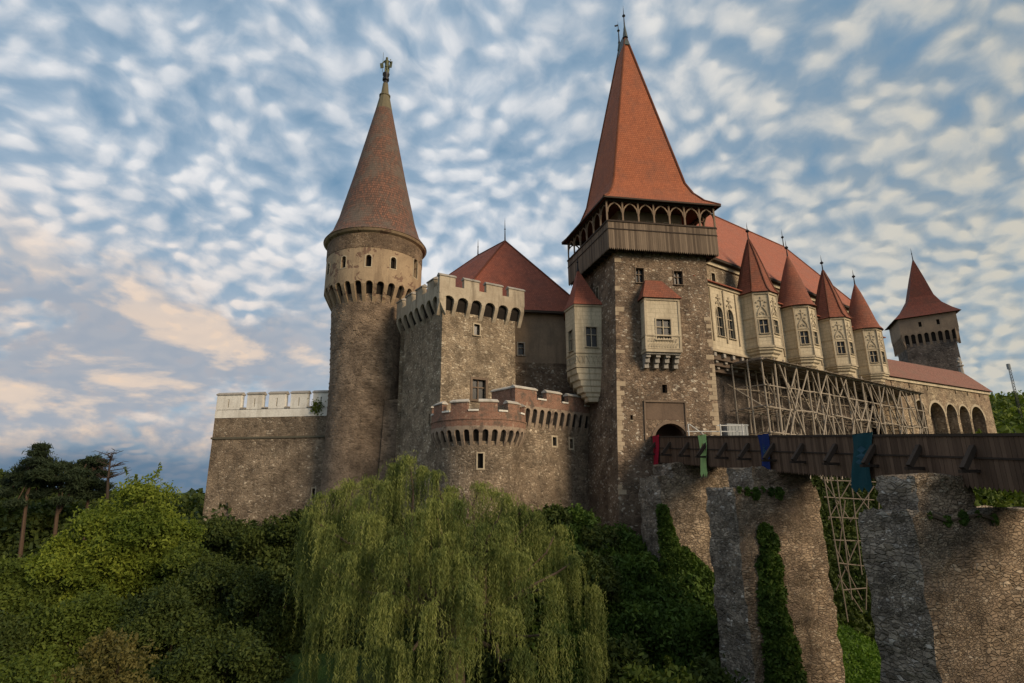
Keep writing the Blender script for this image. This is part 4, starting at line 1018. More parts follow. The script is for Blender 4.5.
# turrets
def turret(s, conical, lab):
    c = pp(s, 2.45); cc_ = c[:2]; n = 8; R = 1.82
    a0 = math.atan2(pnn[1], pnn[0])
    rot = a0+pi/8
    # face k spans angles rot+k*45deg
    body = MB(); verts = [cc_+R/math.cos(pi/8)*V(math.cos(rot+k*pi/4-pi/4), math.sin(rot+k*pi/4-pi/4)) for k in range(8)]
    Ps = []
    for k in range(8):
        p, q = verts[k], verts[(k+1) % 8]; P = straight(p, q); Ps.append(P)
    b0, b1, zt = 14.0, 15.0, 19.9
    order = [7, 0, 1]     # faces: facing out is 0
    wn = []
    for k in range(8):
        if k in (7, 0, 1):
            h = (Ps[k].L/2-.42, Ps[k].L/2+.42, 15.5, 16.95, 0); panel(body, Ps[k], 0, Ps[k].L, b0, zt, [h], .25); wn.append((Ps[k], h))
        else: panel(body, Ps[k], 0, Ps[k].L, b0, zt)
    tb = body.build('turret', M['lime'], pal); tb['label'] = lab
    for P, h in wn: 
        w = window(tb, P, h, .2, 1, 1, .09, ('trim', 'glass', 'trim')); w.children[0].parent = tb
    tr = MB()
    for k in range(8):
        P = Ps[k]
        for z, hh_, oo in ((b0, .2, .14), (15.1, .1, .06), (17.2, .1, .07), (zt-.2, .22, .12)): block(tr, P, -.02, P.L+.02, z, z+hh_, -.1, oo)
        block(tr, P, -.08, .09, b0+.2, zt-.21, -.1, .10)
        if k in (7, 0, 1):
            m_ = P.L/2
            pts = [(m_-.48, 17.35), (m_-.4, 17.80), (m_-.2, 18.15), (m_, 18.40), (m_+.2, 18.15), (m_+.4, 17.80), (m_+.48, 17.35)]
            for u_, v_ in zip(pts, pts[1:]): tr.beam(P(*u_, .04), P(*v_, .04), .09, .1)
            tr.beam(P(m_, 18.40, .04), P(m_, 19.45, .04), .08); tr.beam(P(m_-.24, 19.05, .04), P(m_+.24, 19.05, .04), .1)
            for (x, z) in ((m_-.3, 18.45), (m_+.3, 18.45), (m_-.45, 18.85), (m_+.45, 18.85), (m_, 17.75), (m_-.18, 17.60), (m_+.18, 17.60)): tr.box(P(x, z, .05), P.d*.07, P.n*.05, V(0, 0, .08))
    tr.build('moulding', M['trim'], tb)
    cb = MB()
    cb.lathe((*cc_, 0), [(1.98, 14.0), (1.98, 13.8), (1.78, 13.7), (1.74, 13.5), (1.5, 13.35), (1.46, 13.15), (1.15, 12.95), (1.1, 12.75), (.5, 12.5)], 8, rot=rot)
    cb.build('corbel', M['lime'], tb)
    rf = MB()
    ra_, prof = 0, [(2.32, 19.95), (2.0, 20.4), (1.68, 21.3), (1.12, 23.4), (.55, 25.3), (.06, 26.7)]
    nn_ = 28 if conical else 8
    rf.lathe((*cc_, 0), prof, nn_, rot=rot); rr = rf.build('turret_roof', M['r_turret'], tb, smooth=conical)
    if not conical:
        hp = MB()
        for k in range(8):
            a = rot+k*pi/4; hp.tube([V(*cc_, 0)+V(r_*math.cos(a), r_*math.sin(a), z) for r_, z in prof], [.09]*len(prof), 5)
        hp.build('hip_tile', M['r_turret'], tb)
    finial(tb, V(*cc_, 26.5), 2.3, .22)
for i, s in enumerate(TS): turret(s, i % 2 == 1, ['octagonal turret with ribbed tile roof nearest the gate tower', 'round-coned turret, second from the gate tower', 'octagonal turret with ribbed tile roof, third from the gate tower', 'round-coned turret at the arcade end'][i])

# ================================================================== ARCADE WING
aa, ab_ = V(51.38, 76.43), V(75.77, 89.88)
arc = thing('arcade_wing', (*aa, 0), 'low ochre wing with tall blind arches, at the right end of the castle', 'castle building')
PA = straight(aa-(ab_-aa)/np.linalg.norm(ab_-aa)*4, ab_)
ah = []
for u0, u1 in ((917.5, 926.5), (931, 946), (947.5, 958), (960.2, 970.3), (972, 985)):
    a = hit(PA, u0+.3, 420)[0]; b = hit(PA, u1-.0, 420)[0]; ah.append((a, b, 1.0, 12.0 if u0 < 972 else 12.15, 1.))
sh_ = [H(PA, u, 380+(u-890)*.13, u+2.2, 386+(u-890)*.13) for u in (890, 908, 926, 954, 966, 978)]
mb = MB(); panel(mb, PA, 0, PA.L, -2, 14.7, ah+sh_, 1.6)
dd_ = PA.d[:2]; nn_ = -PA.n[:2]
panel(mb, straight(ab_, ab_+nn_*4.7), 0, 4.7, -2, 14.7); panel(mb, straight(ab_+nn_*4.7, PA(0, 0)[:2]+nn_*4.7), 0, PA.L, -2, 14.7)
mb.build('wall', M['arcade'], arc)
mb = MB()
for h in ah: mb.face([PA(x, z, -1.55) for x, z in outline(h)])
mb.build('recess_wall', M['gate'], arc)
for h in sh_: slit(arc, PA, h, .4)
mb = MB(); block(mb, PA, 0, PA.L+.15, 14.35, 14.75, -.1, .2); mb.build('cornice', M['lime'], arc)
mb = MB()
for h in ah:
    ol = outline(h)[2:]; cx_ = (h[0]+h[1])/2; zs = h[3]-(h[1]-h[0])/2
    for (x0, y0), (x1, y1) in zip(ol, ol[1:]):
        f_ = lambda x, y: (cx_+(x-cx_)*1.18, zs+(y-zs)*1.18)
        mb.face([PA(x0, y0, .05), PA(x1, y1, .05), PA(*f_(x1, y1), .05), PA(*f_(x0, y0), .05)])
mb.build('arch_ring', M['trim'], arc)
E = [PA(0, 14.8, .5), PA(PA.L+.5, 14.8, .5), PA(PA.L+.5, 14.8, -5.2), PA(0, 14.8, -5.2)]
r1_, r2_ = PA(0, 18.3, -2.3), PA(PA.L-1.2, 18.3, -2.3)
mb = MB(); hiproof(mb, E, [], [r1_, r2_, r2_, r1_], 0); mb.face([p-V(0, 0, .02) for p in E][::-1]); r = mb.build('roof', M['r_arc'], arc)
mb = MB(); q_ = PA(PA.L-1.6, 18.3, -2.3); mb.lathe(q_, [(.35, -.3), (.3, .9), (.5, 1.0), (.5, 1.15), (.2, 1.3), (.28, 2.2), (.1, 2.5)], 8); mb.box(q_+V(0, 0, 1.75), PA.d*.75, PA.n*.1, V(0, 0, .12)); mb.build('finial', M['coping'], r)

# ================================================================== FAR TOWER
ft = thing('far_tower', (75, 100, 5), 'dark stone tower with flared brown-red roof rising behind the arcade wing', 'castle tower')
c0, c1_, c2_ = V(72.99, 106.29), V(70.5, 99.8), V(77.55, 94.7); c3_ = c0+c2_-c1_
cs = [c1_, c2_, c3_, c0]; fc_ = sum(cs)/4
def sq(k, z, d=V(0, 0)): return [V(*(fc_+d+(p-fc_)*k), z) for p in cs]
mb = MB()
for (k0_, z0_), (k1_, z1_) in zip([(.90, 3), (.84, 25.2)], [(.84, 25.2)]): mb.hexa(sq(k0_, z0_), sq(k1_, z1_))
mb.build('shaft', M['dark'], ft)
def F4(k): 
    q = [fc_+(p-fc_)*k for p in cs]; return [straight(q[i], q[(i+1) % 4]) for i in range(4)]
FF = F4(.97)
mb = MB(); wh = [(FF[0].L*f-.22, FF[0].L*f+.22, 28.0, 28.95, 0) for f in (.37, .68)]
for i, P in enumerate(FF): panel(mb, P, 0, P.L, 27.0, 30.2, wh if i == 0 else [], .3)
mb.build('upper_wall', M['tan'], ft)
for h in wh: slit(ft, FF[0], h, .25)
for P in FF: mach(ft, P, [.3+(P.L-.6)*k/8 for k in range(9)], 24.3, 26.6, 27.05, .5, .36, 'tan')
mb = MB()
ds_ = V(.35, 0)
K = [sq(1.13, 29.9), sq(.90, 30.9, ds_*.4), sq(.62, 32.4, ds_), sq(.42, 34.2, ds_*1.6), sq(.22, 38.2, ds_*2), sq(.012, 42.0, ds_*2.4)]
hiproof(mb, K[0], K[1:-1], K[-1], 0); mb.face(K[0][::-1]); r = mb.build('roof', M['r_far'], ft); finial(r, V(*(fc_+ds_*2.4), 41.8), 2.6, .12)

# ================================================================== FOOTBRIDGE
b0_, b1_ = V(12.3, 51.4), V(22.1, 14.3); bd = (b1_-b0_)/np.linalg.norm(b1_-b0_); bL = float(np.linalg.norm(b1_-b0_)); bn = V(-bd[1], bd[0])   # bn: to the right (+X)
zdk = lambda s: 4.66-2.62*s/29.6+.0        # top of rail
PBR = straight(b0_, b1_)      # n = (d1,-d0) points left?
lft = PBR.n[:2]; sgn = 1 if lft[0] < 0 else -1
def bp(s, o, z): return V(*(b0_+bd*s+bn*(-o)), z)      # o metres to the left (towards -X) of the near side
bridge = thing('footbridge', (*b0_, 2), 'dark timber footbridge with tall board sides running from the gate over the stone piers', 'bridge')
BW = 3.3
def side_boards(o0, parent, out):
    mb = MB(); n = int(bL/.19)
    for k in range(n):
        s0_, s1_ = bL*k/n, bL*(k+1)/n-.012; j = random.uniform(-.015, .02); t_ = random.uniform(.03, .045)
        zt_, zb_ = zdk(s0_)-.04, zdk(s0_)-2.2+j; m_ = (s0_+s1_)/2
        A = [bp(s0_, o0, zt_), bp(s0_, o0, zb_+.08), bp(m_, o0, zb_-.07), bp(s1_, o0, zb_+.08), bp(s1_, o0, zt_)]
        B = [p+V(*(-bn*t_*out), 0) for p in A]
        mb.face(A); mb.face(B[::-1])
        for i in range(5): mb.face([A[i], A[(i+1) % 5], B[(i+1) % 5], B[i]])
    return mb.build('board_side', M['w_bridge'], parent)
side_boards(0, bridge, 1); side_boards(-BW, bridge, -1)
for o_s in (0, -BW):
    mb = MB(); sg = 1 if o_s == 0 else -1
    mb.beam(bp(0, o_s+.0, zdk(0)), bp(bL, o_s, zdk(bL)), .2, .12); mb.beam(bp(0, o_s+.07*sg, zdk(0)-.95), bp(bL, o_s+.07*sg, zdk(bL)-.95), .05, .08)
    mb.build('handrail', M['w_beam'], bridge)
mb = MB()
n = int(bL/.3)
for k in range(n): s = bL*(k+.5)/n; mb.box((bp(s, -BW/2, zdk(s)-1.3)), V(*(bn*BW/2), 0), V(*(bd*.14), 0), V(0, 0, .04))
mb.build('deck_plank', M['w_bridge'], bridge)
for o_s in (-.25, -BW+.25, -BW/2):
    mb = MB(); mb.beam(bp(0, o_s, zdk(0)-1.75), bp(bL, o_s, zdk(bL)-1.75), .3, .5); mb.build('girder', M['w_beam'], bridge)
for k in range(15):      # raking outrigger braces
    s = 1.0+2.42*k+(.35 if k > 1 else 0)
    if s > bL-1: break
    mb = MB(); z = zdk(s)
    for sg, ob in ((1, 0.),):
        mb.beam(bp(s, ob+.04, z-.5), bp(s, ob+.85, z-1.42), .2, .24); mb.beam(bp(s, ob-.1, z-1.5), bp(s, ob+1.05, z-1.5), .17, .13)
    mb.build('outrigger', M['w_beam'], bridge)

# banners
def banner(s, wd, z_len, mat, label, emblem=None, lean=0., fork=False, twist=0.):
    z0 = zdk(s)+.12; nx_, nz_ = 6, 14; mb = MB(); rng_ = random.Random(int(s*10))
    def pt(i, j, th=0.):
        f = i/nx_-.5; g_ = j/nz_; w = wd*(1-.12*math.sin(g_*3))
        zb = z_len*g_
        if fork and j == nz_: zb += .22*(1 if i % 2 else -.3)
        o = .16+.05*math.sin(i*1.3+g_*5+s)+.10*g_+th
        return bp(s+f*w+lean*g_+.03*math.sin(g_*7), o, z0-zb)
    for j in range(nz_):
        for i in range(nx_):
            mb.face([pt(i, j), pt(i+1, j), pt(i+1, j+1), pt(i, j+1)], [(i, j)]*4); mb.face([pt(i, j, -.02), pt(i, j+1, -.02), pt(i+1, j+1, -.02), pt(i+1, j, -.02)])
    for j in range(nz_):
        for i in (0, nx_): mb.face([pt(i, j), pt(i, j+1), pt(i, j+1, -.02), pt(i, j, -.02)])
    mb.face([bp(s-wd/2, .16, z0), bp(s+wd/2, .16, z0), bp(s+wd/2, -.15, z0), bp(s-wd/2, -.15, z0)])
    t = thing('banner', bp(s, .16, z0-z_len), label, 'banner', 'banners hung over the side of the footbridge')
    mb.build('cloth', M[mat], t)
    if emblem:
        em = MB()
        for (i0, j0, di, dj) in emblem:
            ii, jj = i0*nx_, j0*nz_
            em.face([pt(ii-di*nx_, jj, .02), pt(ii, jj-dj*nz_, .02), pt(ii+di*nx_, jj, .02), pt(ii, jj+dj*nz_, .02)])
        return t, em
    return t, None
t_, em = banner(1.3, 1.0, 3.0, 'red', 'narrow crimson banner hanging beside the gateway', [(.5, .3, .2, .03), (.5, .36, .12, .04)], lean=-.25); em.build('emblem', M['wine'], t_)
t_, em = banner(8.3, .95, 2.9, 'green', 'pale green banner with gold crest and forked foot on the bridge', [(.5, .30, .22, .05), (.5, .36, .26, .04), (.5, .42, .16, .05), (.5, .24, .1, .03)], fork=True); em.build('emblem', M['gold'], t_)
t_, em = banner(15.1, .95, 3.1, 'blue', 'royal blue banner hanging on the middle of the bridge', [(.5, .25, .25, .04), (.5, .34, .18, .05), (.5, .43, .22, .04), (.5, .52, .1, .04)], lean=.1, fork=True); em.build('emblem', M['navy'], t_)
t_, em = banner(22.6, 1.25, 2.75, 'teal', 'wide teal banner hanging crooked on the right part of the bridge', [(.5, .3, .22, .07), (.5, .42, .28, .06), (.42, .52, .2, .05)], lean=-.45, fork=True); em.build('emblem', M['navy'], t_)

# ================================================================== PIERS
def rough_block(mb, P4b, P4t, z0, z1, nz=6, ns=6, amp=.08, rr=None, top=True):
    """four-sided block with jittered faces so edges read as masonry"""
    rr = rr or random.Random(5); cache = {}
    def pt(i, k, z_i):      # side i, fraction k/ns
        if k == ns: i = (i+1) % 4; k = 0
        key = (i, k, z_i)
        if key not in cache:
            g_ = z_i/nz; a = P4b[i]+(P4t[i]-P4b[i])*g_; b = P4b[(i+1) % 4]+(P4t[(i+1) % 4]-P4b[(i+1) % 4])*g_
            p = a+(b-a)*k/ns; zt_ = z1[i]+(z1[(i+1) % 4]-z1[i])*k/ns if hasattr(z1, '__len__') else z1
            z = z0+(zt_-z0)*g_
            zz_ = z*1.3+i*2.1; low = .05*math.sin(zz_*1.7+p[0])+.05*math.sin(zz_*4.1+p[1]*2)
            if k == 0 and rr.random() < .3: low -= rr.uniform(.0, .16)
            m_c = sum(P4t)/4; dv = V(p[0]-m_c[0], p[1]-m_c[1]); dv /= np.linalg.norm(dv)
            cache[key] = V(p[0]+rr.uniform(-amp, amp)*.7+dv[0]*low, p[1]+rr.uniform(-amp, amp)*.7+dv[1]*low, z+(rr.uniform(-amp, amp)*2.6 if z_i == nz else rr.uniform(-amp, amp)*.5))
        return cache[key]
    sides = []
    for i in range(4):
        m_ = MB() if not isinstance(mb, MB) else mb
        for j in range(nz):
            for k in range(ns): m_.face([pt(i, k, j), pt(i, k+1, j), pt(i, k+1, j+1), pt(i, k, j+1)])
        sides.append(m_)
    tm = MB() if not isinstance(mb, MB) else mb
    if top: tm.face([pt(i, k, nz) for i in range(4) for k in range(ns)])
    return sides, tm
bx = bn; bdn = -bd          # bx: right, bdn: away towards gate
def pier(name, near, width, thick, z_top, up, label, mats, seed, z0=-15.5):
    """near: near-left corner (towards the camera); up: (offset left, inset near, width, thick, z) of the block carrying the bridge"""
    rr = random.Random(seed); near = V(*near)
    t = thing(name, (*near, z0), label, 'stone pier', 'stone piers carrying the footbridge')
    c4 = [near, near+bx*width, near+bx*width-bd*thick, near-bd*thick]
    cb = [near-bx*.1+bd*.15, near+bx*(width+.1)+bd*.15, near+bx*(width+.1)-bd*thick, near-bx*.1-bd*thick]
    sd_, tp = rough_block(None, cb, c4, z0, z_top, 34, 18, .075, rr)
    front = MB(); 
    for m_ in (sd_[0], sd_[1], sd_[2]): 
        off = len(front.v); front.v += m_.v; front.f += [tuple(i+off for i in f) for f in m_.f]; front.uv += m_.uv
    front.build('rubble_face', M[mats[0]], t); sd_[3].build('end_face', M[mats[1]], t); tp.build('ledge', M['grey'], t)
    ol, inn, w, th, zu = up
    n2 = near+bx*ol-bd*inn; u4 = [n2, n2+bx*w, n2+bx*w-bd*th, n2-bd*th]
    sd_, tp = rough_block(None, u4, [p.copy() for p in u4], z_top-.4 if not hasattr(z_top, '__len__') else min(z_top)-.4, zu, 8, 10, .06, rr)
    up_ = MB()
    for m_ in (sd_[0], sd_[1], sd_[2], tp): off = len(up_.v); up_.v += m_.v; up_.f += [tuple(i+off for i in f) for f in m_.f]; up_.uv += m_.uv
    up_.build('upper_block', M[mats[0]], t); sd_[3].build('upper_end_face', M[mats[1]], t)
    return t
pier('bridge_pier', (11.35, 45.6), 6.5, 3.4, 1.05, (1.3, .25, 5.2, 2.9, 2.05), 'rough rubble pier closest to the gate tower, under the red and green banners', ('pier', 'grey'), 3)
pier('bridge_pier', (13.15, 35.0), 5.9, 3.0, .05, (1.6, .3, 4.3, 2.4, 1.3), 'middle stone pier with a column of ivy on its face', ('pierfine', 'grey'), 5)
pier('bridge_pier', (16.05, 24.0), 9.0, 2.7, -.95, (.75, .25, 3.1, 1.9, .5), 'nearest stone pier at the right edge with a grey left face', ('pierfine', 'grey'), 9)

# ================================================================== SCAFFOLDING
scf = thing('scaffolding', (*pp(10, 4)[:2], -12), 'grey timber scaffolding propping the palace turrets behind the bridge', 'scaffolding')
rng_ = random.Random(21)
def pole(mb, p, q, r=.065): mb.tube([p, q], [r, r*.9], 6)
def sc_part(name, segs, r=.065):
    for p, q in segs:
        mb = MB(); pole(mb, p, q, r*rng_.uniform(.85, 1.2)); mb.build(name, M['w_scaf'], scf)
stn = [-.6+i*2.05 for i in range(19)]
rows = (1.2, 2.9, 4.5)
ztop = 12.4
up_, led, dia, cross = [], [], [], []
lev = [12.2, 9.9, 7.6, 5.2, 2.7]
for i, s in enumerate(stn):
    for j, o in enumerate(rows):
        if j == 1 and i % 2: continue
        sj = s+rng_.uniform(-.2, .2); zb = -2 if j < 2 else 1
        up_.append((pp(sj+rng_.uniform(-.15, .15), o, zb), pp(sj, o+rng_.uniform(-.1, .1), ztop+rng_.uniform(-.1, .4))))
for a, b in zip(stn[:-1:2], stn[2::2]+[stn[-1]]):
    if b <= a: continue
    for z in lev:
        for o in (rows[0], rows[2]):
            led.append((pp(a-.3, o+.08, z+rng_.uniform(-.15, .15)), pp(b+.3, o+.08, z+rng_.uniform(-.15, .15))))
for i in range(0, len(stn)-1):
    s0_, s1_ = stn[i], stn[i+1]
    for z0_, z1_ in zip(lev[1:], lev[:-1]):
        if rng_.random() < .62:
            a, b = (s0_, s1_) if rng_.random() < .5 else (s1_, s0_)
            dia.append((pp(a, rows[2]+.12, z0_+rng_.uniform(-.6, .2)), pp(b+rng_.uniform(-.3, .3), rows[2]+.12, z1_+rng_.uniform(-.3, .5))))
    if i % 3 == 1:
        dia.append((pp(s0_+.1, rows[0]+.3, 2.4), pp(s1_+2.2, rows[0]+.3, 8.5))); dia.append((pp(s1_+2.2, rows[1], 6.5), pp(s0_, rows[1], 12)))
        dia.append((pp(s0_-.4, rows[2]+.2, 2.6), pp(s0_+3.6, rows[2]+.2, 9.8))); dia.append((pp(s0_+3.6, rows[2]+.28, 5), pp(s0_+.4, rows[2]+.28, 12)))
    if i % 2 == 0:
        for z in lev: cross.append((pp(s0_+.1, .4, z+.1), pp(s0_+.1, 5.0, z+rng_.uniform(-.2, .3))))
        dia.append((pp(s0_, .4, 10.5), pp(s0_+.3, 4.4, 7.4)))
sc_part('upright', up_, .10); sc_part('ledger', led, .07); sc_part('brace', dia[:98], .075); sc_part('transom', cross[:98], .06)
mb = MB()
for s in stn[:-1]:
    for k in range(11): mb.beam(pp(s+rng_.uniform(-.2, .1), .3+k*.46, ztop-.15+.02*(k%3)), pp(s+2.2, .3+k*.46, ztop-.18+.02*(k%3)), .4, .05)
for s in stn[:-1:2]:
    for z in (7.7, 5.3):
        for k in range(5): mb.beam(pp(s, 1.0+k*.7, z), pp(s+3.4, 1.0+k*.7, z), .34, .05)
mb.build('platform_plank', M['w_plank'], scf)
mb = MB()
for s in stn: mb.beam(pp(s, .2, ztop+.05), pp(s, 4.7, ztop+.05), .16, .2)
mb.build('putlog', M['w_plank'], scf)
# lower scaffold tower down the rock face, seen between the piers
sc2 = thing('scaffolding', (*atY(848, 600, 57)[:2], -12), 'tapering pole scaffold climbing the rock between two bridge piers', 'scaffolding')
def a2(u, v, Y): return atY(u, v, Y*.86)
segs = []
for (u0, v0, Y0, u1, v1, Y1) in ((823, 470, 57, 848, 622, 55), (836, 470, 57, 852, 600, 56), (850, 470, 58, 862, 575, 57), (869, 470, 59, 866, 610, 58), (828, 470, 61, 850, 560, 60), (880, 470, 60, 876, 600, 60)):
    segs.append((a2(u0, v0, Y0), a2(u1, v1, Y1)))
nm = ['upright']*len(segs)
for (u0, v0, u1, v1, Y) in ((822, 480, 876, 482, 57), (824, 497, 874, 500, 57), (828, 517, 870, 519, 57), (833, 540, 862, 541, 57), (838, 563, 864, 566, 57), (843, 590, 866, 588, 57),
                            (824, 482, 850, 520, 57.2), (850, 482, 828, 520, 57.2), (850, 484, 874, 516, 57.2), (874, 486, 850, 522, 57.2), (834, 545, 862, 600, 57.2), (858, 540, 836, 590, 57.2), (838, 575, 862, 612, 57.3), (845, 500, 838, 560, 57.3)):
    segs.append((a2(u0, v0, Y), a2(u1, v1, Y+.5))); nm.append('ledger' if abs(v0-v1) < 6 else 'brace')
for (p, q), nme in zip(segs, nm):
    mb = MB(); pole(mb, p, q, .05); mb.build(nme, M['w_plank'], sc2)

# rail and grey site box beside the gate
rl_ = thing('guard_rail', (*atY(700, 437, 50.5)[:2], 2.6), 'light metal guard rail beside the gateway', 'railing')
gp = [atY(u, v, 50.4) for u, v in ((687, 436), (690, 422.5), (708, 436), (722, 431.5), (750, 431.5), (722, 426), (740, 426))]
mb = MB(); Y0 = 50.4
for (u0, v0, u1, v1) in ((689, 424, 707, 437), (687, 431.5, 744, 431.5), (717, 425.5, 744, 425.5)): mb.tube([atY(u0, v0, Y0), atY(u1, v1, Y0+.4)], [.05, .05], 6)
mb.build('rail', M['steel'], rl_)
for u in (688, 720, 742):
    mb = MB(); a = atY(u, 424, Y0); mb.tube([V(a[0], a[1], a[2]), V(a[0], a[1], a[2]-2.2)], [.06, .06], 6); mb.build('post', M['steel'], rl_)
bxp = [V(*atY(727.5, 430, 52.0)[:2]), V(*atY(748, 430, 52.8)[:2])]; PQ = straight(bxp[0], bxp[1])
sb = thing('site_cabin', (*bxp[0], 2.2), 'grey sheet metal box standing below the scaffolding beside the gate tower', 'site box')
mb = MB(); mb.hexa([PQ(0, 2.0), PQ(PQ.L, 2.0), PQ(PQ.L, 2.0, -1.6), PQ(0, 2.0, -1.6)], [PQ(0, 5.7), PQ(PQ.L, 5.75), PQ(PQ.L, 5.75, -1.6), PQ(0, 5.7, -1.6)]); mb.build('panel', M['sheet'], sb)
mb = MB()
for k in range(6): block(mb, PQ, PQ.L*(k+.3)/6, PQ.L*(k+.4)/6, 2.05, 5.65, -.01, .03)
block(mb, PQ, -.05, PQ.L+.05, 5.72, 5.85, -1.65, .06); mb.build('rib', M['sheet'], sb)
# landing that carries box and rail (masonry terrace right of the gate)
ter = thing('terrace', (20.5, 53, -4), 'small masonry terrace beside the gate tower carrying the grey box', 'terrace')
mb = MB(); rough_block(mb, [V(18.5, 51.9), V(22.6, 52.2), V(23.5, 57), V(17.8, 57)], [V(18.5, 51.9), V(22.4, 52.3), V(23.5, 57), V(17.8, 57)], -9, 2.05, 10, 6, .06)
mb.build('wall', M['grey'], ter)
mb = MB(); mb.hexa([V(17.4, 50.1, 2.05), V(22.8, 50.3, 2.05), V(22.8, 56, 2.05), V(17.4, 56, 2.05)], [V(17.4, 50.1, 2.2), V(22.8, 50.3, 2.2), V(22.8, 56, 2.2), V(17.4, 56, 2.2)]); mb.build('deck', M['w_plank'], ter)

# mast on the hill
mt = atY(1008, 364, 170); mbz = atY(1015.5, 398, 170)
ms_ = thing('lattice_mast', (mt[0], mt[1], mbz[2]-4), 'thin lattice aerial mast standing on the wooded hill at the right', 'mast')
mb = MB()
for dx_, dy_ in ((-.35, -.35), (.35, -.35), (0, .4)): mb.tube([V(mt[0]+dx_, mt[1]+dy_, mbz[2]-6), V(mt[0]+dx_*.6, mt[1]+dy_*.6, mt[2])], [.09, .07], 4)
z = mbz[2]-6; k = 0
while z < mt[2]-1: mb.beam(V(mt[0]-.33, mt[1]-.33, z), V(mt[0]+.33, mt[1]-.33, z+.9), .07); mb.beam(V(mt[0]+.33, mt[1]-.33, z), V(mt[0]-.33, mt[1]-.33, z+.9), .07); z += .9
mb.build('lattice', M['iron'], ms_)
mb = MB(); mb.lathe((mt[0], mt[1], mt[2]-1.6), [(.5, 0), (.5, 1.6), (.1, 1.7)], 8); mb.build('antenna', M['sheet'], ms_)

# ================================================================== VEGETATION
def rdir(n, rg):
    v = rg.normal(size=(n, 3)); return v/np.linalg.norm(v, axis=1, keepdims=True)
def leaves_at(P, size, rg, flat=0., name='foliage', m=None, parent=None, asp=.55, droop=None):
    N = len(P); a = rdir(N, rg); b = np.cross(a, rdir(N, rg)); b /= np.linalg.norm(b, axis=1, keepdims=True)+1e-9
    if flat: a[:, 2] *= (1-flat); b[:, 2] *= (1-flat)
    s = size*rg.uniform(.6, 1.35, (N, 1))
    return quads(name, P, b*s*asp, a*s, m, parent)
def limbs(mb, base, tip_pts, r, rg, n_mid=4):
    for tp in tip_pts:
        pts = [base+(tp-base)*f+rg.normal(size=3)*.08*np.linalg.norm(tp-base)*(f*(1-f))*2 for f in np.linspace(0, 1, n_mid+2)]
        mb.tube(pts, [r*(1-.85*f)+.015 for f in np.linspace(0, 1, n_mid+2)], 6)
def broadleaf(x, y, ztop, rx, ry, label, m, nleaf, size, cat='tree', name='broadleaf_tree', group=None, seed=0, zc=None, blobs=26, lowfrac=.35, kind='bark', zb=None, trunk=True):
    rg = np.random.default_rng(seed); g0 = gz(x, y) if zb is None else zb; H_ = ztop-g0
    t = thing(name, (x, y, g0), label, cat, group)
    rz = H_*(1-lowfrac*.35)/2; c = V(x, y, ztop-rz)
    bc_, br2 = [], []
    for k in range(blobs):      # clumps scattered over and inside an uneven ellipsoid
        d = rdir(1, rg)[0]; d[2] = d[2]*.9+.1; rr = rg.uniform(.45, .85)
        bc_.append(c+d*V(rx, ry, rz)*rr); br2.append(rg.uniform(.16, .36)*min(rx, ry, rz*1.3)+.2)
    tw = []
    per = nleaf//blobs
    nt = max(12, per//14)
    for cc_, r in zip(bc_, br2):
        d = rdir(nt, rg); d[:, 2] = np.where(d[:, 2] < -.3, -d[:, 2]*.5, d[:, 2]); q = cc_+d*(r*rg.uniform(.45, 1.3, (nt, 1)))*V(1.15, 1.15, .85)
        q = np.repeat(q, 14, 0)+rg.normal(size=(nt*14, 3))*(size*2.3); tw.append(q)
    for k in range(int(blobs*2.2)):      # shoots breaking the outline
        d = rdir(1, rg)[0]; d[2] = abs(d[2])*.9+.15; d /= np.linalg.norm(d); b_ = bc_[k % blobs]; r_b = br2[k % blobs]
        L_ = rg.uniform(.3, 1.1)*(.4+r_b*.45); f_ = rg.uniform(0, 1, (70, 1)); dd = d+np.array([0, 0, .5])*f_
        tw.append(b_+d*r_b*.8+dd*L_*f_+rg.normal(size=(70, 3))*(size*1.5*(1.15-f_)))
    P = np.concatenate(tw); P = P[P[:, 2] > g0-.3]
    tb = MB(); 
    if trunk:
        tb.tube([V(x, y, g0-.5), V(x+.1, y, g0+H_*.25), c-V(0, 0, rz*.2)], [.035*H_+.05, .028*H_+.04, .02*H_], 8)
        tr = tb.build('trunk', M[kind], t); lb = MB(); limbs(lb, V(x+.1, y, g0+H_*.22), [b+V(0, 0, r*.4) for b, r in zip(bc_, br2)][:14], .014*H_+.03, rg); lb.build('limbs', M[kind], t)
    leaves_at(P, size, rg, name='crown', m=M[m], parent=t); return t
def tree_at(u, v, Y, wpx, label, m, nleaf, size, **kw):
    p = atY(u, v, Y); w = wpx/2/FOC*Y*1.05; return broadleaf(p[0], p[1], p[2], w, w*kw.pop('dr', .85), label, m, nleaf, size, **kw)

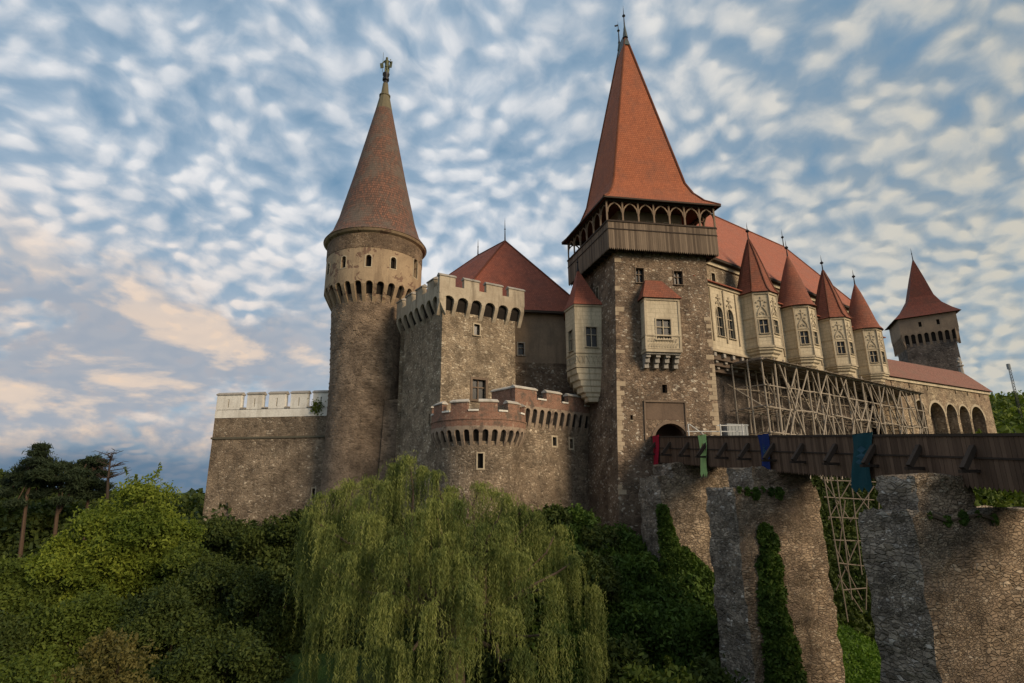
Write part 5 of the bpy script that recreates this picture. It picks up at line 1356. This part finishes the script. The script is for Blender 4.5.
# --- the weeping willow
def willow():
    rg = np.random.default_rng(42); x, y = -3.4, 34.5; g0 = gz(x, y)
    t = thing('weeping_willow', (x, y, g0), 'huge weeping willow with yellow-green hanging tresses in front of the castle', 'tree')
    tb = MB(); tb.tube([V(x, y, g0-.5), V(x+.2, y, g0+3), V(x, y+.1, g0+6)], [.75, .6, .5], 10); tb.build('trunk', M['bark'], t)
    heads = []
    # (photo point, distance) of the main crests of the crown, then fill on the dome between them
    for u, v, Y in ((410, 461, 34), (436, 476, 33.5), (385, 487, 33), (352, 486, 33), (322, 498, 32.5), (312, 517, 32), (480, 487, 34), (505, 500, 33), (460, 505, 32), (533, 516, 34), (556, 530, 34),
                    (573, 560, 33), (590, 592, 33), (314, 560, 31.5), (330, 530, 30.5), (372, 520, 30), (420, 515, 30), (398, 545, 28.5), (350, 560, 28.8), (440, 556, 28.5), (480, 530, 29.8), (520, 556, 29.8), (548, 585, 30),
                    (470, 590, 27.5), (430, 610, 27), (382, 600, 27), (345, 605, 28), (322, 620, 29.5), (505, 615, 28), (550, 632, 28.5), (585, 640, 30.5), (455, 645, 26.5), (400, 650, 26.5), (350, 655, 27), (520, 655, 27.5), (398, 478, 35), (452, 490, 36), (545, 540, 36)):
        heads.append(atY(u, v, Y))
    for u, v, Y in ((398, 468, 35), (424, 472, 34.5), (372, 482, 35), (450, 498, 34), (493, 494, 35), (338, 494, 34), (520, 510, 34.5), (362, 503, 31.5), (436, 505, 31), (500, 527, 31)):
        heads.append(atY(u, v, Y))
    for k in range(9):
        a = rg.uniform(0, 2*pi); e = math.acos(rg.uniform(.15, .8)); s_ = math.sin(e)
        heads.append(V(x+6.4*s_*math.cos(a), y+6.0*s_*math.sin(a), -5.6+5.0*math.cos(e)+rg.normal()*.35))
    lb = MB(); limbs(lb, V(x, y+.1, g0+5.8), [h-V(0, 0, .1) for h in heads if rg.random() < .55], .17, rg, 5); lb.build('limbs', M['bark'], t)
    PP, XX, YY = [], [], []
    cen_ = V(x, y, 0)
    for h in heads:
        out = h-cen_; out[2] = 0; L = np.linalg.norm(out)+.01; out /= L
        ns = int(rg.integers(48, 86)); H_ = min(h[2]-g0-.2, rg.uniform(2.2, 5.4)+max(0, h[2]+3)*.22)
        for k in range(ns):
            a = math.atan2(out[1], out[0])+rg.normal()*.9; dr = V(math.cos(a), math.sin(a), 0)
            reach = abs(rg.normal())*.42+.08; ln = H_*(1.08-.62*rg.random()**1.6); st = h+rg.normal(size=3)*V(.22, .22, .15)
            n = int(ln/.088); l = np.linspace(0, ln, n)[:, None]
            sway = rg.normal()*.07; ph = rg.uniform(0, 6)
            p = st+dr*reach*(1-np.exp(-l/.55))+V(0, 0, 1)*(.42*(l/.5)*np.exp(-l/.55)*rg.uniform(.6, 1.2)-np.maximum(0, l-.55*(1-np.exp(-l/.55))))
            p = p+np.concatenate([np.sin(l*1.1+ph)*.05+sway*l*.12, np.cos(l*.9+ph)*.05, l*0], 1)
            p = p+rg.normal(size=p.shape)*.028
            d = np.concatenate([rg.normal(size=(n, 2))*.55, -np.ones((n, 1))], 1); d /= np.linalg.norm(d, axis=1, keepdims=True)
            s = np.cross(d, rdir(n, rg)); s /= np.linalg.norm(s, axis=1, keepdims=True)
            PP.append(p); YY.append(d*rg.uniform(.055, .10, (n, 1))); XX.append(s*.016)
    PP, XX, YY = map(np.concatenate, (PP, XX, YY)); quads('crown', PP, XX, YY, M['l_willow'], t)
willow()

# --- broad-leaved trees on the left slope
G1 = 'broad-leaved trees on the slope left of the castle'
tree_at(152, 484, 46, 112, 'large bright green rounded tree in front of the left castle wall', 'l_bright', 80000, .10, seed=1, blobs=34, group=G1)
tree_at(92, 512, 44, 84, 'yellow-green tree on the slope below the pines', 'l_bright', 44000, .10, seed=2, blobs=22, group=G1)
tree_at(200, 520, 43, 56, 'narrow mid green tree touching the corner of the left castle wall', 'l_mid', 26000, .10, seed=3, blobs=16, group=G1)
tree_at(28, 560, 42, 80, 'mid green tree low at the left below the pine trunks', 'l_mid', 36000, .10, seed=4, blobs=20, group=G1)
tree_at(236, 536, 40, 92, 'dark feathery tree below the left castle wall beside the willow', 'l_dark', 56000, .085, seed=5, blobs=24, group=G1)
tree_at(165, 590, 35, 96, 'dark green tree in the middle of the left undergrowth', 'l_dark', 50000, .08, seed=6, blobs=22, group=G1)
tree_at(276, 562, 36, 66, 'dark shrubby tree pressed against the left side of the willow', 'l_dark', 40000, .08, seed=7, blobs=18, group=G1)
tree_at(84, 588, 35, 90, 'mid green spreading tree above the yellowing bush', 'l_mid', 46000, .08, seed=8, blobs=20, group=G1)
tree_at(6, 606, 33, 80, 'dark green tree cut by the left edge of the picture', 'l_dark', 34000, .08, seed=9, blobs=18, group=G1)
tree_at(222, 622, 30, 100, 'low dark tree at the bottom between yellowing bush and willow', 'l_dark', 50000, .07, seed=10, blobs=22, group=G1)
tree_at(110, 626, 24, 100, 'yellowing bush with bare twigs at the bottom left', 'l_dry', 26000, .06, seed=11, name='bush', cat='bush', blobs=22)
tree_at(25, 655, 22, 85, 'small leafy bush in the bottom left corner', 'l_mid', 24000, .06, seed=12, name='bush', cat='bush')
# bare twigs sticking out of the yellowing bush
# --- dark trees behind the pines
G2 = 'dark trees behind the pines'
for i, (u, v, Y, w) in enumerate(((6, 478, 72, 60), (36, 494, 78, 60), (64, 497, 74, 60), (94, 494, 78, 54), (122, 493, 74, 46), (12, 512, 66, 74), (74, 512, 68, 70))):
    tree_at(u, v, Y, w, 'dark green tree in the row behind the pines' if 0 else ['dark tree behind the pines at the left edge', 'dark tree behind the tall leaning pine trunk', 'dark tree behind the forked pine', 'dark tree under the flat-topped pine', 'dark tree under the bare dead tree', 'dark bushy tree low at the left edge beside a pine trunk', 'dark bushy tree low behind the forked pine trunk'][i], 'l_dark', 11000, .24, seed=20+i, group=G2, blobs=20)

# --- pines
def pine(name_lbl, trunk, clumps, seed, r0=.22):
    rg = np.random.default_rng(seed); b = V(*trunk[0]); b[2] = gz(b[0], b[1])
    t = thing('pine_tree', b, name_lbl, 'pine', 'tall pines at the left')
    pts = [b-V(0, 0, .4)]+[V(*p) for p in trunk[1:]]; tb = MB(); tb.tube(pts, list(np.linspace(r0, r0*.3, len(pts))), 8); tb.build('trunk', M['pinebark'], t)
    if 'forked' in name_lbl:
        fk = MB(); fk.tube([pts[1], pts[1]+V(1.0, .2, 2.6), pts[1]+V(1.5, .3, 4.2), pts[1]+V(1.9, .3, 5.2)], [r0*.75, r0*.6, r0*.45, r0*.2], 8); fk.build('trunk', M['pinebark'], t)
    lb = MB(); Q = []; top = pts[-1]; mid = pts[-2]
    for (p, r) in clumps:
        p = V(*p); f = rg.uniform(0, .9); s = mid+(top-mid)*f
        lb.tube([s, (s+p)/2+V(0, 0, -.2), p], [r0*.35, r0*.22, .04], 5)
        for k in range(22):
            q = p+rdir(1, rg)[0]*V(r*1.1, r*1.1, r*.5)*rg.uniform(.3, 1); nq = 60; Q.append(q+rg.normal(size=(nq, 3))*V(.28, .28, .13))
    lb.build('limbs', M['pinebark'], t); leaves_at(np.concatenate(Q), .17, rg, name='crown', m=M['l_pine'], parent=t, asp=.22)
def cl(lst, Y): return [(atY(u, v, Y+dy), .78*r*Y/FOC) for u, v, dy, r in lst]
A = lambda u, v, Y: atY(u, v, Y)
M['pinebark'] = wood('pine_bark_dark', (.055, .036, .026), (.085, .055, .036), grain_axis=(1, 1, .3))
pine('tall pine with a pointed top and bare leaning trunk', [A(18, 580, 60), A(22, 540, 60), A(27, 495, 60), A(36, 465, 60), A(41, 446, 60)], cl([(41, 447, 0, 3), (39, 453, 0, 7), (44, 460, 1, 10), (33, 462, -1, 9), (50, 467, 0, 10), (28, 470, 1, 11), (40, 474, -1, 13), (18, 475, 0, 9), (12, 482, 1, 10), (28, 482, 0, 10), (8, 492, 0, 9), (36, 494, 1, 8), (16, 503, -1, 7), (46, 480, 1, 8)], 60), 31)
pine('forked pine with reddish trunks and a rounded crown', [A(56, 545, 62), A(57, 515, 62), A(60, 490, 62), A(66, 467, 62)], cl([(62, 466, 0, 9), (54, 470, 0, 9), (72, 468, 1, 10), (80, 473, 0, 9), (66, 478, -1, 12), (52, 482, 0, 8), (80, 484, 0, 9), (88, 481, 1, 7), (72, 488, 0, 8), (46, 490, 0, 8), (84, 494, 1, 8), (62, 500, -1, 7), (50, 474, 1, 8)], 62), 32)
pine('flat-topped dark pine beside the dead tree', [A(86, 545, 64), A(87, 510, 64), A(90, 480, 64), A(93, 462, 64)], cl([(93, 460, 0, 7), (86, 464, 0, 8), (99, 463, 0, 6), (90, 470, 1, 11), (80, 472, 0, 7), (100, 474, 0, 8), (94, 482, -1, 10), (104, 487, 0, 7), (84, 488, 0, 8), (98, 494, 0, 8), (76, 480, 1, 8)], 64), 33)
# dead tree
def dead():
    rg = np.random.default_rng(5); b = A(106, 530, 61); b[2] = gz(b[0], b[1]); t = thing('dead_tree', b, 'bare dead tree with thin leafless branches beside the pines', 'tree')
    top = A(112, 452, 61); mb = MB(); ps = [V(*b), A(107, 500, 61), A(108, 480, 61), A(110, 462, 61), top]; mb.tube(ps, [.2, .16, .13, .08, .03], 6); mb.build('trunk', M['w_beam'], t)
    lb = MB()
    for k in range(26):
        f = rg.uniform(0, 1); s = ps[2]+(top-ps[2])*f if f < .99 else top; a = rg.uniform(0, 2*pi); L = rg.uniform(.8, 1.9)*(1.1-.3*f)
        d = V(math.cos(a), math.sin(a)*.7, rg.uniform(.0, .5)); m_ = s+d*L*.6; e = m_+d*L*.5+V(0, 0, rg.uniform(-.1, .3)); lb.tube([s, m_, e], [.05, .035, .015], 4)
        for j in range(7):
            f2 = rg.uniform(.2, 1); q = s+(e-s)*f2; lb.tube([q, q+rdir(1, rg)[0]*V(.45, .45, .3)], [.022, .012], 4)
    lb.build('limbs', M['w_beam'], t)
dead()
# far tree line on the left horizon
rg = np.random.default_rng(77); Q = []
for k in range(900):
    a = rg.uniform(-.95, -.05) ; Y = rg.uniform(150, 420); X = math.tan(a)*Y; h = rg.uniform(3.5, 7.5); g_ = gz(X, Y)
    q = rdir(70, rg)*V(3.4, 3.4, h*.5)*rg.uniform(.7, 1.1, (70, 1))+V(X, Y, g_+h*.5); Q.append(q)
leaves_at(np.concatenate(Q), .9, rg, name='far_wood', m=M['l_dark'])['kind'] = 'stuff'
# wooded hill on the right
Q = []; Qb = []
for k in range(1500):
    X = rg.uniform(95, 340); Y = rg.uniform(105, 300); h = rg.uniform(4.5, 9); g_ = gz(X, Y); n = 90
    if X/Y < .78 or X/Y > 1.25: continue
    q = rdir(n, rg)*V(h*.5, h*.5, h*.42)*rg.uniform(.75, 1.1, (n, 1))+V(X, Y, g_+h*.5); (Q if rg.random() < .6 else Qb).append(q)
leaves_at(np.concatenate(Q), .62, rg, name='hill_wood', m=M['l_mid'])['kind'] = 'stuff'
leaves_at(np.concatenate(Qb), .62, rg, name='hill_wood', m=M['l_bright'])['kind'] = 'stuff'

# --- undergrowth on the slopes (nobody could count it)
def scatter(n, fx_, size, hgt, m, name, seed, clump=1.2):
    rg = np.random.default_rng(seed); XY = fx_(n, rg)
    nz_ = .5+.5*np.sin(XY[:, 0]*1.7+np.sin(XY[:, 1]*1.3)*2)*np.cos(XY[:, 1]*1.9+XY[:, 0]*.4)
    Z = ground(XY[:, 0], XY[:, 1])+rg.uniform(0, 1, n)**1.5*hgt*(.25+clump*nz_)
    o = leaves_at(np.column_stack([XY, Z]), size, rg, name=name, m=M[m]); o['kind'] = 'stuff'; return o
def reg(x0, x1, d0, d1):
    def f(n, rg):
        X = rg.uniform(x0, x1, n); return np.column_stack([X, np.interp(X, FX, FY)-rg.uniform(d0, d1, n)])
    return f
scatter(120000, reg(1, 19, -.5, 17), .15, 1.3, 'l_ivy', 'undergrowth', 61)
scatter(60000, reg(-36, 2, -1, 10), .17, 1.6, 'l_dark', 'undergrowth', 62)
scatter(50000, reg(24, 60, -.5, 9), .24, .9, 'l_dark', 'undergrowth', 63)
scatter(70000, reg(45, 110, -8, 24), .34, 2.6, 'l_mid', 'undergrowth', 65)
scatter(50000, reg(-75, -30, -14, 14), .26, 2.6, 'l_dark', 'undergrowth', 66)
def rect(x0, x1, y0, y1):
    return lambda n, rg: np.column_stack([rg.uniform(x0, x1, n), rg.uniform(y0, y1, n)])
scatter(110000, rect(14, 40, 27, 56), .12, .3, 'l_grass', 'grass', 64, .6)
# individual shrubs at the wall foot and on the slope
G3 = 'shrubs along the foot of the castle walls'
for i, (u, v, Y, w, m, lb) in enumerate(((222, 522, 58, 34, 'l_dark', 'dark shrub under the left end of the white-crenelled wall'), (262, 530, 56, 40, 'l_dark', 'dark shrub under the middle of the white-crenelled wall'), (300, 512, 56, 40, 'l_dark', 'shrub at the foot of the round tower'),
        (552, 512, 47, 26, 'l_dark', 'shrub between willow and brick-topped wall'), (575, 516, 47.5, 28, 'l_ivy', 'shrub at the foot of the brick-topped wall'), (598, 535, 46, 28, 'l_dark', 'shrub in the corner between brick-topped wall and gate tower'), (632, 566, 45, 34, 'l_ivy', 'shrub under the gate tower beside the first pier'),
        (590, 560, 42, 60, 'l_dark', 'dark bush on the slope right of the willow top'), (640, 610, 40, 60, 'l_ivy', 'leafy bush on the slope between willow and first pier'), (690, 618, 42, 56, 'l_ivy', 'bush at the foot of the first bridge pier'),
        (620, 640, 35, 60, 'l_dark', 'dark bush low beside the willow skirt'), (655, 655, 31, 80, 'l_mid', 'round leafy bush at the bottom edge left of the middle pier'), (700, 660, 33, 44, 'l_dark', 'bush against the foot of the middle pier'))):
    tree_at(u, v, Y, w, lb, m, 6500, .13, seed=100+i, name='shrub', cat='shrub', group=G3, blobs=12, zb=min(gz(*atY(u, v, Y)[:2]), atY(u, v, Y)[2]-1.2), trunk=False)
tree_at(1024, 474, 33, 60, 'dark tree behind the nearest bridge pier at the right edge', 'l_mid', 30000, .10, seed=140, blobs=20)
# --- ivy
def ivy(label, pts, near, m_, n, seed, size=.11):
    """pts: (metres right of near corner, z, radius) blobs on the pier front"""
    rg = np.random.default_rng(seed); near = V(*near); Q = []
    for (s, z, r) in pts:
        k = int(n*r*r/sum(p[2]**2 for p in pts)); d = rdir(k, rg)*rg.uniform(0, 1, (k, 1))**.4
        Q.append(np.column_stack([near[0]+bx[0]*(s+d[:, 0]*r)+bd[0]*(np.abs(d[:, 1])*r*.45+.02), near[1]+bx[1]*(s+d[:, 0]*r)+bd[1]*(np.abs(d[:, 1])*r*.45+.02), z+d[:, 2]*r*1.15]))
    Q = np.concatenate(Q); base = V(*(near+bx*pts[0][0]), Q[:, 2].min())
    t = thing('ivy', base, label, 'ivy', 'ivy on the bridge piers'); leaves_at(Q, size, rg, name='foliage', m=M[m_], parent=t, asp=.8)
    mb = MB()
    for k in range(3): mb.tube([V(*(near+bx*(pts[-1][0]+.1*k-.1)+bd*.06), Q[:, 2].min())]+[V(*(near+bx*(p[0]+.12*k-.1)+bd*.06), p[1]) for p in pts[::-1]], [.04]*(len(pts)+1), 5)
    mb.build('stem', M['bark'], t)
ivy('tall column of ivy climbing the front of the middle pier', [(1.75+.18*math.sin(k*2.3), -2.6-k*.45, .5+.28*math.sin(k*1.9+.5)+.035*k) for k in range(22)]+[(1.6+.5*math.sin(k*3.7), -5-k*.55, .4) for k in range(8)]+[(1.5+.6*abs(math.sin(k*5.1)), -4-k*.7, .34) for k in range(12)], (13.15, 35.0), 'l_ivy', 30000, 71)
ivy('ivy hanging down the left edge of the pier nearest the gate', [(.1+.1*k, -1.6-.75*k, .55+.1*k) for k in range(8)], (11.35, 45.6), 'l_ivy', 16000, 72)
ivy('ivy mound at the right foot of the pier nearest the gate', [(1.6+.35*k, -5.0-.5*k, .8+.12*k) for k in range(7)], (11.35, 45.6), 'l_ivy', 14000, 73)
ivy('thin trailing plants on the ledge of the middle pier', [(.3+.55*k, .02-.12*(k % 3), .13+.09*(k*7 % 3)) for k in range(6)], (13.15, 34.95), 'l_ivy', 1300, 74, .08)
ivy('small plants growing on the broken ledge of the nearest pier', [(.9+.85*k, -1.05-.3*(k*5 % 3)*.4, .1+.08*(k*7 % 3)) for k in range(5)], (16.05, 24.0), 'l_ivy', 1100, 75, .06)
# weed on the curtain wall
rgw = np.random.default_rng(9); wp = PW(11.6, 8.9, .1)*1.05; t_ = thing('weed', wp-V(0, 0, .6), 'small green weed growing from the white parapet next to the round tower', 'plant'); leaves_at(wp+rgw.normal(size=(260, 3))*V(.35, .2, .45), .12, rgw, name='foliage', m=M['l_mid'], parent=t_)
